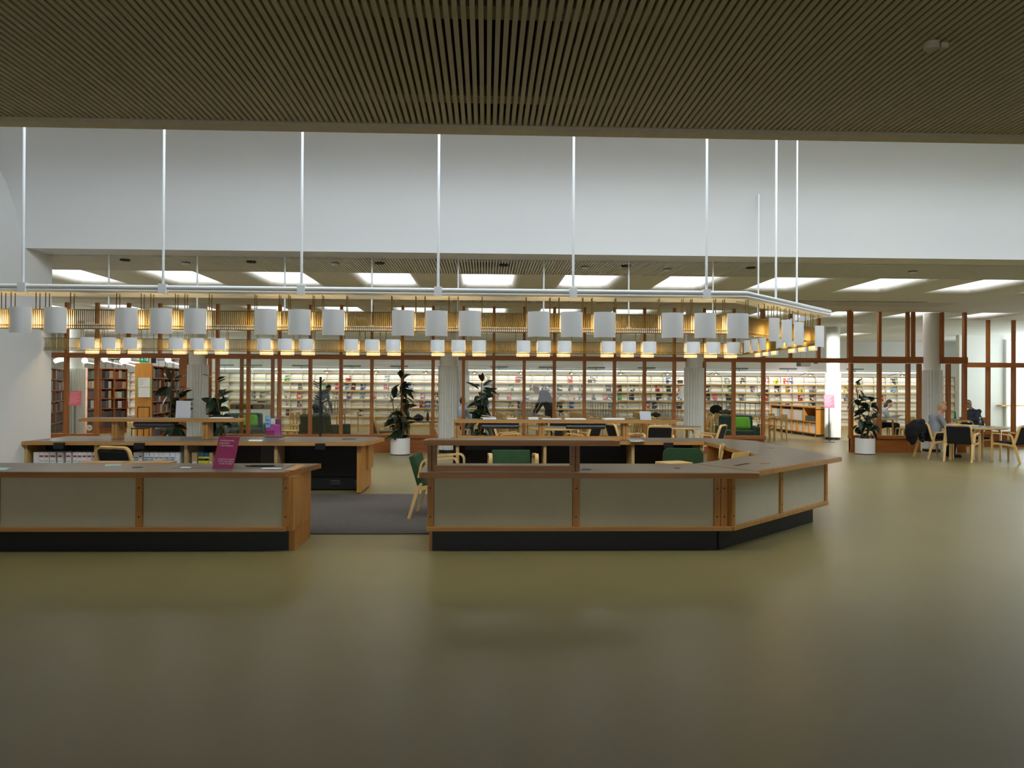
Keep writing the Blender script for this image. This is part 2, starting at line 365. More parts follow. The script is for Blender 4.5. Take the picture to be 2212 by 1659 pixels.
# ---- glazed timber partition to the reading room, in bays between the columns
GY = 18.12
Z0, Z1, ZB0, ZB1 = .34, .42, 2.21, 2.32
mull_low = MB().box(-.036, .036, -.06, .06, Z1, ZB0).mesh('mullion', WOOD); mull_up = MB().box(-.032, .032, -.05, .05, ZB1, 3.5).mesh('mullion', WOOD)
def bay(n, xs_up, xs_low, gy=GY, base=True, xa=None, xb=None, zb=(ZB0, ZB1)):
    root = sroot(f'window_{n}'); xa = xs_up[0] if xa is None else xa; xb = xs_up[-1] if xb is None else xb
    MB().box(xa, xb, gy - .09, gy + .09, zb[0], zb[1]).build('transom_beam', WOODH, root)
    for x in xs_up: link('mullion', mull_up, root, loc=(x, gy, 0))
    for a, c in zip(xs_up, xs_up[1:]): MB().box(a + .03, c - .03, gy - .004, gy + .004, zb[1], 3.5).build('pane', PANE, root)
    if xs_low:
        for x in xs_low: link('mullion', mull_low, root, loc=(x, gy, 0))
        for a, c in zip(xs_low, xs_low[1:]): MB().box(a + .034, c - .034, gy - .004, gy + .004, Z1, zb[0]).build('pane', PANE, root)
        if base:
            la, lb_ = xs_low[0], xs_low[-1]
            MB().box(la - .04, lb_ + .04, gy - .10, gy + .08, Z0, Z1).build('sill', WOODH, root)
            MB().box(la - .03, lb_ + .03, gy - .03, gy + .03, .05, Z0).build('base_panel', WOODH, root)
            MB().box(la - .03, lb_ + .03, gy - .05, gy + .05, 0, .05).build('skirting', WOODH, root)
            for x in xs_low[::2]: MB().box(x - .03, x + .03, gy - .05, gy + .05, .05, Z0).build('stile', WOOD, root)
    return root
X0 = -1.26; ST = .7275
grid = {k: X0 + ST * k for k in range(-15, 16)}
w2 = bay(2, [-8.43, -7.70, -6.99], None, xa=-9.2, xb=-6.75); MB().box(-7.22, -7.04, GY - .06, GY + .06, 0, ZB0).build('door_post', WOOD, w2)                                 # above the doorway to the bookshelves
bay(3, [-9.86 - .73 * 2, -9.86 - .73, -9.86, -9.16], [-11.3, -10.6, -9.86, -9.16], xa=-11.6, xb=-9.2)
bay(4, [grid[k] for k in range(-7, 1)] , [grid[k] for k in range(-7, 1)], xa=-6.6, xb=-1.1)
bay(5, [grid[k] for k in range(1, 9)], [grid[k] for k in range(1, 9)], xa=-.65, xb=4.83)
bay(6, [grid[k] for k in range(9, 12)], [grid[k] for k in range(9, 12)], xa=5.3, xb=6.78)
bay(7, [6.74, 7.44, 8.14, 8.9], None, xa=6.7, xb=8.95, gy=18.2)                                   # above the open doorway
GR = 18.5
def gx(x, Y=GR): return at(x, 860, Y).x
bay(8, [gx(1838), gx(1899), gx(1960), gx(1972)], [gx(1838), gx(1899), gx(1961), gx(1985)], gy=GR, xa=gx(1836), xb=gx(1990), zb=(2.22, 2.38))
bay(9, [gx(2034), gx(2083)], [gx(2048), gx(2083)], gy=GR, xa=gx(2033), xb=gx(2086), zb=(2.22, 2.38))
bay(10, [at(x, 860, 20.4).x for x in (2083, 2134, 2189, 2245)], [at(x, 860, 20.4).x for x in (2083, 2134, 2189, 2245)], gy=20.4, zb=(2.19, 2.32))
# open glazed door leaf standing behind the partition
def door(n, xs, y):
    d = sroot(f'door_{n}')
    for x in xs: MB().box(x - .04, x + .04, y - .03, y + .03, .03, 2.3).build('stile', WOOD, d)
    for z0, z1 in ((.03, .36), (2.22, 2.3)): MB().box(xs[0], xs[-1], y - .03, y + .03, z0, z1).build('rail', WOODH, d)
    for a, c in zip(xs, xs[1:]): MB().box(a + .04, c - .04, y - .005, y + .005, .36, 2.22).build('pane', PANE, d)
    MB().tube([(xs[0] + .0, y - .07, 1.0), (xs[0] + .12, y - .07, 1.0)], .012).build('door_handle', STEEL, d)
door(1, [at(x, 860, 18.6).x for x in (453, 522, 589)], 18.6)

# ---- columns: smooth painted shaft above, fluted tile cladding to two metres, dark foot
def flute(r_, n=20, z0=.07, z1=2.06):
    b = MB(); k = n * 4; prof_ = []
    for j in range(k):
        a = 2 * math.pi * j / k; rr = r_ - (.036 if j % 4 in (2,) else .010 if j % 4 in (1, 3) else 0)
        prof_.append((rr * math.cos(a), rr * math.sin(a)))
    zs = [z0, .45, .455, .46, .85, .855, .86, 1.25, 1.255, 1.26, 1.65, 1.655, 1.66, z1]
    rows = []
    for i, z in enumerate(zs):
        sc = .985 if (i % 3 == 2 and 0 < i < len(zs) - 1) else 1
        rows.append([(p[0] * sc, p[1] * sc, z) for p in prof_] + [(prof_[0][0] * sc, prof_[0][1] * sc, z)])
    b.grid(rows); b.add([(p[0], p[1], z1) for p in prof_], [tuple(range(k))]); return b
shaft_me = MB().lathe([(.205, 2.05), (.205, 3.5)], n=32).mesh('shaft', COLP, 40); clad_me = flute(.24).mesh('tile_cladding', TILE); foot_me = MB().lathe([(.215, 0), (.215, .08)], n=32).mesh('foot', PLINTH, 40)
cols = [(427, 18.12, 'in the glazed partition beside the coat stand, behind the desk with binders'), (968, 18.12, 'in the partition between the two potted rubber plants'), (1499, 18.12, 'in the partition behind the round table'), (2013, 18.75, 'in the partition behind the seated woman'),
        (165, 23.2, 'standing brightly lit inside the reading room behind the pink sign and desk shelf'), (997, 23.2, 'mostly hidden behind another column, just inside the reading room'), (1799, 23.2, 'standing free in the open doorway beside the low bookcase')]
for x, Y, tx in cols:
    p = at(x, 860, Y + .0)
    t = thing('column', 'white column with fluted tile cladding ' + tx, 'column', (p.x, Y, 0))
    link('shaft', shaft_me, t); link('tile_cladding', clad_me, t); link('foot', foot_me, t)

# ---- floor mat in the gap between the desks
t = thing('carpet', 'grey carpet rectangle lying between the service desks', 'carpet', (-1.2, 9.5, 0))
MB().box(-3.6, 4.1, -1.47, 1.47, 0, .008).build('pile', CARPET, t)
MB().box(-3.6, 4.1, -1.50, -1.47, 0, .01).build('edge_trim', BLACKM, t)

# ================================================================== PENDANT LIGHT RING
def ring_light():
    t = thing('pendant_light', 'long white suspended ring lamp with brass screens and curved white shades above the desks', 'pendant light', (0, 0, 0))
    P = [(-6.54, 7.1), (2.42, 7.1), (3.90, 8.62), (3.90, 11.4), (-6.54, 11.4)]
    ZR = 2.455
    c2 = Vector((-1.17, 9.4))
    def off(d):
        q = [list(p) for p in inset(P, d)]; q[0][0] = q[4][0] = -6.55; return q
    for d, z, r_ in ((-.075, ZR, .020), (-.075, ZR - .034, .013)):
        MB().tube([(p[0], p[1], z) for p in off(d)], r_, 8).build('rail', METALW, t, 50)
    for a, c, z0, z1, nm in ((-.075, .075, ZR - .052, ZR - .044, 'channel'), (.062, .078, ZR - .075, ZR - .02, 'flange')):
        A, C = off(a), off(c); b = MB()
        for i in range(4):
            j = i + 1; q = [A[i], A[j], C[j], C[i]]
            b.prism([tuple(p) for p in q], z0, z1)
        b.build(nm, METALW, t)
    # shade, inner shade, bulb meshes; local y = outward normal negative
    def plate(hgt, z1, sag, half=.103, n=10):
        o_, i_ = [], []
        for k in range(n + 1):
            x = -half + 2 * half * k / n; y = sag * (1 - (x / half) ** 2); o_.append((x, y)); i_.append((x * .985, y - .004))
        b = MB(); b.grid([[(x, y, z1 - hgt) for x, y in o_], [(x, y, z1) for x, y in o_]]); b.grid([[(x, y, z1) for x, y in i_], [(x, y, z1 - hgt) for x, y in i_]])
        b.grid([[(x, y, z1) for x, y in o_], [(x, y, z1) for x, y in i_]]); b.grid([[(x, y, z1 - hgt) for x, y in i_], [(x, y, z1 - hgt) for x, y in o_]])
        for e in (0, -1):
            q = [(o_[e][0], o_[e][1], z1 - hgt), (o_[e][0], o_[e][1], z1), (i_[e][0], i_[e][1], z1), (i_[e][0], i_[e][1], z1 - hgt)]; b.add(q, [(0, 1, 2, 3)])
        return b
    om = plate(.235, 2.262, .055).mesh('lamp_shade', SHADE, 35); im = plate(.175, 2.262, .05).mesh('lamp_shade', SHADE, 35)
    bm_ = MB().lathe([(.010, -.05), (.021, -.01), (.0, .06)], n=6).mesh('bulb', BULB, 120)
    sm = MB().cyl((0, 0, .05), (0, 0, .095), .013, 8).cyl((0, 0, .085), (0, -.06, .085), .005, 6).mesh('socket', BRASS)
    def shades(p, ang):                      # p centre on the ring line, ang: direction of the outward normal
        for sgn, me in ((1, om), (-1, im)):
            a = ang - math.pi / 2 + (0 if sgn > 0 else math.pi)
            M = Matrix.Translation((p[0], p[1], 0)) @ Matrix.Rotation(a, 4, 'Z')
            o = link('lamp_shade', me, t); o.matrix_local = M @ Matrix.Translation((0, .075, 0))
            q = link('bulb', bm_, o); q.location = (0, -.010, 2.15); link('socket', sm, q).location = (0, 0, 0)
    rods = {}
    def segment(a, b, ts, name_n):
        a, b = Vector(a), Vector(b); d = (b - a); Ln = d.length; d.normalize(); nrm = Vector((d.y, -d.x))
        if nrm.dot((a + b) / 2 - c2) < 0: nrm = -nrm
        ang = math.atan2(nrm.y, nrm.x)
        # brass screen: many thin tubes between two rails
        br = MB(); s = .05
        while s < Ln - .03:
            p = a + d * s; br.add([(p.x + dx, p.y + dy, z) for z in (2.075, 2.252) for dx, dy in ((.0055, 0), (0, .0055), (-.0055, 0), (0, -.0055))], [(0, 1, 5, 4), (1, 2, 6, 5), (2, 3, 7, 6), (3, 0, 4, 7), (3, 2, 1, 0), (4, 5, 6, 7)]); s += .0187
        br.build('brass_screen', BRASS, t)['kind'] = 'stuff'
        sr = MB()
        for z in (2.25, 2.105, 2.075): sr.cyl((a.x, a.y, z), (b.x, b.y, z), .005, 6)
        sr.build('screen_rail', BRASS, t)
        hr = MB()
        for s in ts:
            p = a + d * s; shades(p, ang)
            for e in (-.112, .112):
                for w_ in (-.03, .03):
                    q = p + d * e + nrm * w_; hr.cyl((q.x, q.y, 2.25), (q.x, q.y, ZR - .04), .0042, 6)
        hr.build('hanger_rod_set', BRASS, t)['kind'] = 'stuff'
    tr = lambda c: [c - .31, c, c + .31]
    front = [v + 6.54 for k in range(-1, 6) for v in tr(-4.24 + 1.26 * k)]
    segment(P[0], P[1], front, 0)
    L45 = (Vector(P[2]) - Vector(P[1])).length
    segment(P[1], P[2], [.58, .89, 1.21, 1.80], 1)
    segment(P[2], P[3], tr(.75) + tr(1.98), 2)
    segment(P[3], P[4], [3.90 - v for k in range(8) for v in tr(-5.56 + 1.287 * k)][::-1], 3)
    # suspension rods with their clamps
    def pole(x, y, ztop, fr=True):
        b = MB().cyl((x, y, ZR), (x, y, ztop), .0125 if fr else .012, 8); o = b.build('suspension_pole', METALW, t, 50)
        MB().box(x - .035, x + .035, y - .03, y + .03, ZR - .06, ZR + .03).build('clamp', METALW, o)
    for k in range(-1, 6): pole(-4.22 + 1.258 * k, 7.025, 5.62)
    for k in range(8): pole(-5.62 + 1.299 * k, 11.44, 3.52)
    q = at(1676, 640, 7.72); pole(q.x, 7.72, 5.32)
    q = at(1721, 640, 9.13); pole(q.x, 9.13, 4.9)
    q = at(1638, 640, 10.5); pole(q.x, 10.5, 4.30)
    return t
ring_light()

# ================================================================== SERVICE DESKS
HT = .756
def worktop(root, poly, rads, wood=DESKW, th=.05, z=HT):
    pl = rounded(poly, rads)
    o = MB().prism(pl, z - th, z - .002).build('worktop', wood, root, smooth=30)
    MB().prism(inset(pl, .014), z - .004, z + .001).build('linoleum_top', LINO, o)
    return o
def front_unit(root, a, b, posts, nrm, wood=DESKV, rail=True):
    """panelled front between posts along the line a-b (points on the panel face), nrm points outward"""
    a, b, nrm = Vector(a), Vector(b), Vector(nrm).normalized(); d = (b - a).normalized(); L_ = (b - a).length; ang = math.atan2(d.y, d.x)
    M = Matrix.Translation((a.x, a.y, 0)) @ Matrix.Rotation(ang, 4, 'Z'); s = -1 if (Matrix.Rotation(-ang, 2) @ nrm).y < 0 else 1
    def bx(x0, x1, d0, d1, z0, z1, nm, m, bev=0): return MB().box(x0, x1, min(s * d0, s * d1), max(s * d0, s * d1), z0, z1, M).build(nm, m, root, bevel=bev)
    edges = []
    for p, dbl in posts:
        for q in ((p - .033, p + .033) if dbl else (p,)):
            o = MB().box(q - .031, q + .031, min(-s * .05, s * .012), max(-s * .05, s * .012), .235, HT - .05, M).build('post', DESKV, root, bevel=.003)
            for z in (.33, .6): MB().cyl(M @ Vector((q, s * .010, z)), M @ Vector((q, s * .0145, z)), .008, 8).build('screw_plug', BLACKM, o)
        edges.append((p - (.066 if dbl else .033), p + (.066 if dbl else .033)))
    for (l0, l1), (r0_, r1_) in zip(edges, edges[1:]): bx(l1, r0_, -.03, -.008, .235, HT - .05, 'panel', PANEL)
    bx(0, L_, -.05, .035, .195, .236, 'bottom_rail', DESKW, .004)
# ---- desk A: near desk on the left
dA = thing('service_desk', 'near oak service desk with linen panels and black plinth, carrying the magenta sign', 'desk', (0, 0, 0))
XA = -6.45
worktop(dA, [(XA, 7.05), (-1.86, 7.05), (-1.70, 7.9), (XA, 7.9)], {1: .07}, DESKL)
front_unit(dA, (XA, 7.16), (-1.86, 7.16), [(XA * 0 + .05, False)] + [(at(x, 1080, 7.16).x - XA, False) for x in (-320, -8, 301, 618)], (0, -1))
MB().box(XA, -1.86, 7.22, 7.26, 0, .2).build('plinth', PLINTH, dA)
MB().box(-1.86, -1.80, 7.16, 7.88, .195, HT - .05).build('end_panel', DESKV, dA)
MB().prism([(-1.86, 7.24), (-1.80, 7.24), (-1.80, 7.86), (-1.86, 7.86)], 0, .2).build('end_panel', DESKV, dA)
MB().box(XA, -1.86, 7.8, 7.84, .1, HT - .05).build('modesty_panel', BLACKP, dA)
def quad_on(root, pts, nm, m, z=HT + .001, th=.003):
    q = [fl(x, y, z + th) for x, y in pts]; return MB().prism([(p.x, p.y) for p in q], z, z + th).build(nm, m, root)
quad_on(dA, [(616, 1016), (635, 1016), (661, 1004), (641, 1004)], 'oak_inlay', DESKW)
quad_on(dA, [(320, 1013), (322, 1014), (372, 1004), (369, 1004)], 'oak_inlay', DESKW)
quad_on(dA, [(366, 1011), (610, 1012), (638, 1004.5), (400, 1004.5)], 'sunken_tray', mat('dark desk tray', (86, 76, 70), .35), th=.002)
for pts in (((176, 999.5), (270, 999.5), (270, 997.5), (176, 997.5)), ((277, 999.5), (372, 999.5), (372, 997.5), (277, 997.5))):
    q0, q1 = at(pts[0][0], 998, 8.0), at(pts[1][0], 998, 8.0)
    MB().box(q0.x, q1.x, 7.9, 8.12, .735, .757).build('pull_out_tray', DESKW, dA)
MB().lathe([(0, 0), (.05, .001), (.05, .004)], (fl(297, 1010, HT).x, fl(297, 1010, HT).y, HT), 14).build('cable_port', BLACKM, dA)

# ---- desk B: far desk on the left with the binder shelf
dB = thing('service_desk', 'far oak desk with binder shelf and raised counter shelf, against the white wall', 'desk', (0, 0, 0))
worktop(dB, [(-6.55, 10.9), (-1.72, 10.9), (-1.58, 11.9), (-1.75, 12.12), (-6.55, 12.12)], {1: .05})
MB().box(-6.5, -1.86, 11.40, 11.43, .02, HT - .05).build('back_panel', BLACKP, dB)
MB().box(-6.5, -1.86, 11.98, 12.02, .02, HT - .05).build('outer_panel', DESKV, dB)
MB().box(-1.86, -1.80, 11.02, 12.0, .02, HT - .05).build('end_panel', DESKV, dB)
MB().box(-1.80, -1.765, 11.5, 12.0, .30, HT - .05).build('end_panel', DESKV, dB)
for x in (58, 209, 403, 597): p = at(x, 980, 11.0); MB().box(p.x - .022, p.x + .022, 10.97, 11.38, .02, HT - .05).build('post', BIRCHS, dB)
MB().box(at(58, 980, 11).x, at(597, 980, 11).x, 10.99, 11.38, .245, .27).build('binder_shelf', DESKW, dB)
for x in (128, 301, 692): p = at(x, 958, 10.88); MB().box(p.x - .07, p.x + .07, 10.86, 11.0, .655, .742).build('clamp_box', BLACKM, dB)
for x0, x1 in ((714, 736), (766, 776)):
    a, c = at(x0, 1045, 11.39), at(x1, 1045, 11.39)
    k = MB().box(a.x, c.x, 11.375, 11.40, .08, .16).build('power_socket', mat('dark grey socket', (52, 52, 54), .4), dB)
    MB().box(a.x + .01, c.x - .01, 11.372, 11.376, .15, .156).build('socket_trim', STEEL, k)
MB().box(at(610, 1035, 11.39).x, -1.88, 11.36, 11.40, .22, .235).build('cable_rail', BLACKM, dB)
def raised_shelf(root, x0, x1, y0, y1, posts, wood, lamps=(), rail=None, z1=1.062, taper=.0, d_=.05):
    o = MB().prism(rounded([(x0, y0), (x1 - taper, y0), (x1, y1), (x0 + .03, y1)], .02, 3), z1 - d_, z1 - .002).build('raised_shelf', wood, root, smooth=30)
    MB().prism([(x0 + .05, y0 + .014), (x1 - .05, y0 + .014), (x1 - .05, y1 - .014), (x0 + .05, y1 - .014)], z1 - .003, z1 + .001).build('linoleum_top', LINO, o)
    for p in posts:
        for e in (-.022, .022): MB().box(p + e - .019, p + e + .019, y0 + .06, y1 - .06, HT, z1 - d_).build('shelf_post', wood, root)
    for a, c in lamps:
        M = Matrix.Translation(((a + c) / 2, y0 + .1, z1 - d_ - .05)) @ Matrix.Rotation(R(-18), 4, 'X')
        MB().box(-(c - a) / 2, (c - a) / 2, -.06, .06, -.03, .03, M).build('shelf_lamp', mat('anthracite lamp housing', (62, 64, 68), .4), root, bevel=.006)
    if rail: MB().box(rail[0], rail[1], y0 + .02, y0 + .05, HT + .006, HT + .058).build('shelf_rail', wood, root)
aX = lambda x, Y, y=910: at(x, y, Y).x
raised_shelf(dB, aX(167, 11.5), aX(515, 11.5), 11.5, 11.85, [aX(250, 11.6), aX(445, 11.6)], DESKW, [(aX(291, 11.6), aX(373, 11.6))])
quad_on(dB, [(598, 950), (606, 950), (628, 944), (620, 944)], 'oak_inlay', DESKW)
quad_on(dB, [(738, 949), (766, 949), (772, 946.5), (742, 946.5)], 'dark_pad', BLACKM)

# ---- desk C: front straight unit
dC = thing('service_desk', 'near oak service desk with raised brown shelf, linen panels and black plinth, in the middle', 'desk', (0, 0, 0))
worktop(dC, [(-.62, 7.05), (2.60, 7.05), (2.62, 7.19), (2.22, 7.94), (-.62, 7.94)], {0: .06, 1: .03}, DESKL)
front_unit(dC, (-.55, 7.16), (2.36, 7.16), [(aX(931, 7.16) + .55, False), (aX(1245, 7.16) + .55, False), (aX(1557, 7.16) + .55, True)], (0, -1))
MB().prism([(-.50, 7.22), (2.24, 7.22), (2.22, 7.27), (-.50, 7.27)], 0, .196).build('plinth', PLINTH, dC)
MB().box(-.53, -.50, 7.24, 7.86, 0, HT - .05).build('end_panel', DESKV, dC)
MB().box(-.50, 2.1, 7.8, 7.84, .1, HT - .05).build('modesty_panel', BLACKP, dC)
raised_shelf(dC, aX(912, 7.12, 955), aX(1340, 7.12, 955), 7.12, 7.40, [aX(933, 7.2, 980), aX(1243, 7.2, 980)], DESKL, [(aX(1006, 7.3), aX(1160, 7.3))] if False else (), (aX(938, 7.15, 1010), aX(1238, 7.15, 1010)), z1=1.055)
for x, y, r_ in ((1267, 1013.5, .05), (1463, 1011, .03), (1653, 1001, .05), (1665, 967.5, .045)):
    p = fl(x, y, HT + .002); MB().lathe([(0, 0), (r_, .001), (r_, .004)], (p.x, p.y, HT), 16).build('cable_port', BLACKM if x < 1600 else LINO, dC if x < 1600 else None) if x < 1600 else None
# ---- desk C: angled corner unit on the right
dD = thing('corner_desk', 'angled corner section of the oak desk with two linen panels, pointing to the open floor', 'desk', (0, 0, 0))
worktop(dD, [(2.60, 7.21), (4.20, 8.75), (4.17, 11.5), (3.62, 12.14), (3.32, 12.14), (3.32, 11.27), (3.28, 9.03), (2.22, 7.965)], {1: .015}, DESKW)
a45 = Vector((2.36, 7.16)); b45 = Vector((4.02, 8.78)); n45 = Vector((1, -1))
Ld = (b45 - a45).length
def t45(x): # distance along the angled front where the ray of column x meets it
    lo, hi = 0, Ld
    for _ in range(40):
        m_ = (lo + hi) / 2; q = a45 + (b45 - a45).normalized() * m_
        v = Vector((q.x, q.y, .45)) - EYE; X = CX + F * v.dot(rt) / v.dot(fw)
        if X < x: lo = m_
        else: hi = m_
    return lo
front_unit(dD, a45, b45, [(.03, False), (t45(1687), False), (t45(1786), False)], n45)
MB().prism([(2.26, 7.22), (3.84, 8.72), (3.80, 8.76), (2.22, 7.26)], 0, .196).build('plinth', PLINTH, dD)
MB().prism([(3.84, 8.72), (3.84, 11.5), (3.80, 11.5), (3.80, 8.76)], 0, .196).build('plinth', PLINTH, dD)
MB().box(3.98, 4.02, 8.8, 11.5, .2, HT - .05).build('side_panel', PANEL, dD)
MB().box(3.86, 3.9, 9.1, 11.6, .02, HT - .05).build('inner_panel', DESKV, dD)
for y in (9.15, 9.9, 10.6, 11.25): MB().box(3.34, 3.86, y - .02, y + .02, .02, HT - .05).build('divider', DESKV, dD)
MB().box(3.34, 3.86, 9.15, 11.25, .40, .42).build('inner_shelf', DESKW, dD)
q = [fl(x, y, HT + .002) for x, y in ((1584, 1005.5), (1593, 1006), (1622, 1001), (1612, 1000.5))]
MB().prism([(p.x, p.y) for p in q], HT - .002, HT + .003).build('paper_slot', mat('slot shadow gap', (60, 34, 20), .8), dD)
for x, y, r_, m_ in ((1653, 1001, .05, DESKL), (1665, 967.5, .05, LINO)):
    p = fl(x, y, HT + .002); MB().lathe([(0, 0), (r_, .001), (r_, .004)], (p.x, p.y, HT), 16).build('cable_port', m_, dD)
# ---- desk C: back unit
dE = thing('service_desk', 'far oak desk in the middle with long raised shelf of papers and black open underside', 'desk', (0, 0, 0))
worktop(dE, [(-.55, 11.27), (3.30, 11.27), (3.30, 12.14), (-.55, 12.14)], {})
MB().box(-.50, 3.3, 11.75, 11.78, .02, HT - .05).build('back_panel', BLACKP, dE)
MB().box(-.50, 3.3, 12.0, 12.04, .02, HT - .05).build('outer_panel', DESKV, dE)
for x in (988, 1177, 1367, 1515): p = at(x, 985, 11.35); MB().box(p.x - .022, p.x + .022, 11.33, 11.75, .02, HT - .05).build('post', BIRCHS, dE)
p = at(1444, 958, 11.25); MB().box(p.x - .07, p.x + .07, 11.23, 11.36, .655, .742).build('clamp_box', BLACKM, dE)
raised_shelf(dE, aX(980, 11.55), aX(1462, 11.55), 11.55, 11.9, [aX(987, 11.6), aX(1171, 11.6), aX(1352, 11.6)], DESKW, [(aX(1041, 11.65), aX(1121, 11.65)), (aX(1223, 11.65), aX(1307, 11.65))], (aX(990, 11.56), aX(1346, 11.56)))
MB().box(aX(1005, 11.5), aX(1130, 11.5), 11.5, 11.62, .60, .69).build('cable_tray', mat('black cable tray', (30, 30, 32), .4), dE)

# ================================================================== BINDERS ON DESK B
white_b = MB().box(-.5, .5, 0, .26, 0, .318).mesh('spine', PAPER)
bc = {'red': mat('red spine label', (176, 58, 64), .7), 'blue': mat('blue spine label', (90, 140, 190), .7)}
def binder(x0, x1, y, kind, label):
    a, c = at(x0, 985, y), at(x1, 985, y); wd = c.x - a.x
    t = thing('ring_binder', label, 'binder', ((a.x + c.x) / 2, y, .27), 0, 'binders on the desk shelf')
    h = .325
    if kind in ('red', 'blue', 'white'):
        MB().box(-wd / 2 + .002, wd / 2 - .002, 0, .27, 0, h).build('cover', PAPER, t)
        if kind == 'red':
            MB().box(-wd / 2 + .008, wd / 2 - .008, -.002, 0, h - .07, h - .045).build('label_band', bc['red'], t)
            MB().box(-wd / 2 + .012, wd / 2 - .014, -.002, 0, h - .13, h - .123).build('label_line', TEXTD, t)
        if kind == 'blue':
            for k in range(4): MB().box(-wd / 2 + .008, wd / 2 - .008, -.002, 0, h - .085 - k * .03, h - .068 - k * .03).build('label_line', bc['blue'], t)
    elif kind == 'yellow':
        MB().box(-wd / 2 + .002, wd / 2 - .002, 0, .27, 0, h - .06).build('cover', mat('yellow binder card', (226, 214, 40), .6), t)
        MB().box(-wd / 2 + .002, wd / 2 - .002, 0, .27, h - .06, h).build('top_band', mat('petrol binder card', (32, 92, 110), .6), t)
        MB().box(-wd / 2 + .004, wd / 2 - .004, -.002, 0, h - .115, h - .085).build('label_band', BLACKM, t)
    elif kind == 'tan':
        MB().box(-wd / 2 + .002, wd / 2 - .002, 0, .27, 0, h).build('cover', mat('tan card box', (196, 160, 104), .7), t)
        MB().box(-wd / 2 + .01, wd / 2 - .01, -.002, 0, h - .2, h - .13).build('label_patch', PAPER, t)
    else:
        MB().box(-wd / 2 + .002, wd / 2 - .002, 0, .27, 0, h - .02).build('cover', BLACKM, t); MB().lathe([(.0, 0), (.012, .001), (.012, .004)], (0, -.001, .07), 8).build('finger_ring', STEEL, t)
lst = [(72, 84, 'white'), (84, 95, 'red'), (95, 106, 'red'), (107.5, 120, 'red'), (124, 135, 'red'), (142, 153, 'red'), (157, 167, 'red'), (167, 177, 'red'), (177, 187.5, 'red'), (188, 198, 'red'), (199, 206, 'red'),
       (222, 233, 'red'), (233, 244, 'red'), (244, 250, 'white'), (288, 300, 'blue'), (300, 307, 'red'), (310, 322, 'blue'), (323, 333, 'blue'), (333, 343, 'blue'), (343, 354, 'blue'), (354, 366, 'blue'), (367, 378, 'blue'), (378, 390, 'white'),
       (414, 426, 'tan'), (428, 440, 'yellow'), (440, 452, 'yellow'), (452, 459, 'tan')]
cn = {}
nm = {'red': 'white ring binder with red band on its spine', 'blue': 'white ring binder with blue lines on its spine', 'white': 'plain white ring binder', 'yellow': 'yellow and black ring binder', 'tan': 'tan card file box'}
for x0, x1, k in lst:
    i = cn.get(k, 0); cn[k] = i + 1
    binder(x0, x1, 11.02, k, f'{nm[k]}, {ordw(i)} of its kind from the wall')

# ================================================================== SEATING
def arc(c, r_, a0, a1, n=5):    # points of an arc in the (y,z) plane
    return [(c[0] + r_ * math.cos(R(a0 + (a1 - a0) * i / n)), c[1] + r_ * math.sin(R(a0 + (a1 - a0) * i / n))) for i in range(n + 1)]
def make_armchair(name, label, fabric, loc, rz, group, cat='chair', low=False):
    """bentwood armchair, faces local -Y"""
    t = thing(name, label, cat, loc, rz, group)
    for s in (-1, 1):
        x = s * .285
        pts = [(-.27, 0), (-.27, .56)] + arc((-.21, .56), .06, 180, 90) + [(.08, .60)] + arc((.08, .52), .085, 80, 10) + [(.19, .42)]
        MB().ribbon([(x, p[0], p[1] * (1.17 if low else 1)) for p in pts], .045, .024, (1, 0, 0)).build('arm', BIRCH, t, 40)
        MB().ribbon([(x * .93, -.27, .40), (x * .93, .05, .385), (x * .93, .2, .36)], .03, .045, (1, 0, 0)).build('seat_rail', BIRCH, t)
        MB().ribbon([(x * .93, .16, .42), (x * .93, .21, .34), (x * .93, .25, .2), (x * .93, .31, 0)], .04, [.03, .05, .04, .032], (1, 0, 0)).build('leg', BIRCH, t, 40)
    # bent back frame: loop with rounded top corners, leaning backwards
    pts = []
    for p in [(-.245, 0)] + [(-.245 + .07 - .07 * math.cos(R(a)), .40 + .07 * math.sin(R(a))) for a in range(0, 91, 18)] + [(.245 - .07 + .07 * math.sin(R(a)), .40 + .07 * math.cos(R(a))) for a in range(0, 91, 18)] + [(.245, 0)]:
        pts.append((p[0], .16 + p[1] * .30, .34 + p[1] * .98))
    if not low: MB().ribbon(pts, .045, .024, (0, .956, -.29)).build('back_frame', BIRCH, t, 40)
    M = Matrix.Translation((0, .16, .34)) @ Matrix.Rotation(R(-17), 4, 'X')
    MB().box(-.25 if low else -.228, .25 if low else .228, -.03, .04 if low else .025, .06, .42 if low else .445, M).build('backrest', fabric, t, bevel=.016)
    MB().box(-.245, .245, -.26, .2, .385, .45).build('seat', fabric, t, bevel=.02)
    MB().box(-.265, .265, -.255, -.225, .36, .395).build('front_rail', BIRCH, t)
    return t
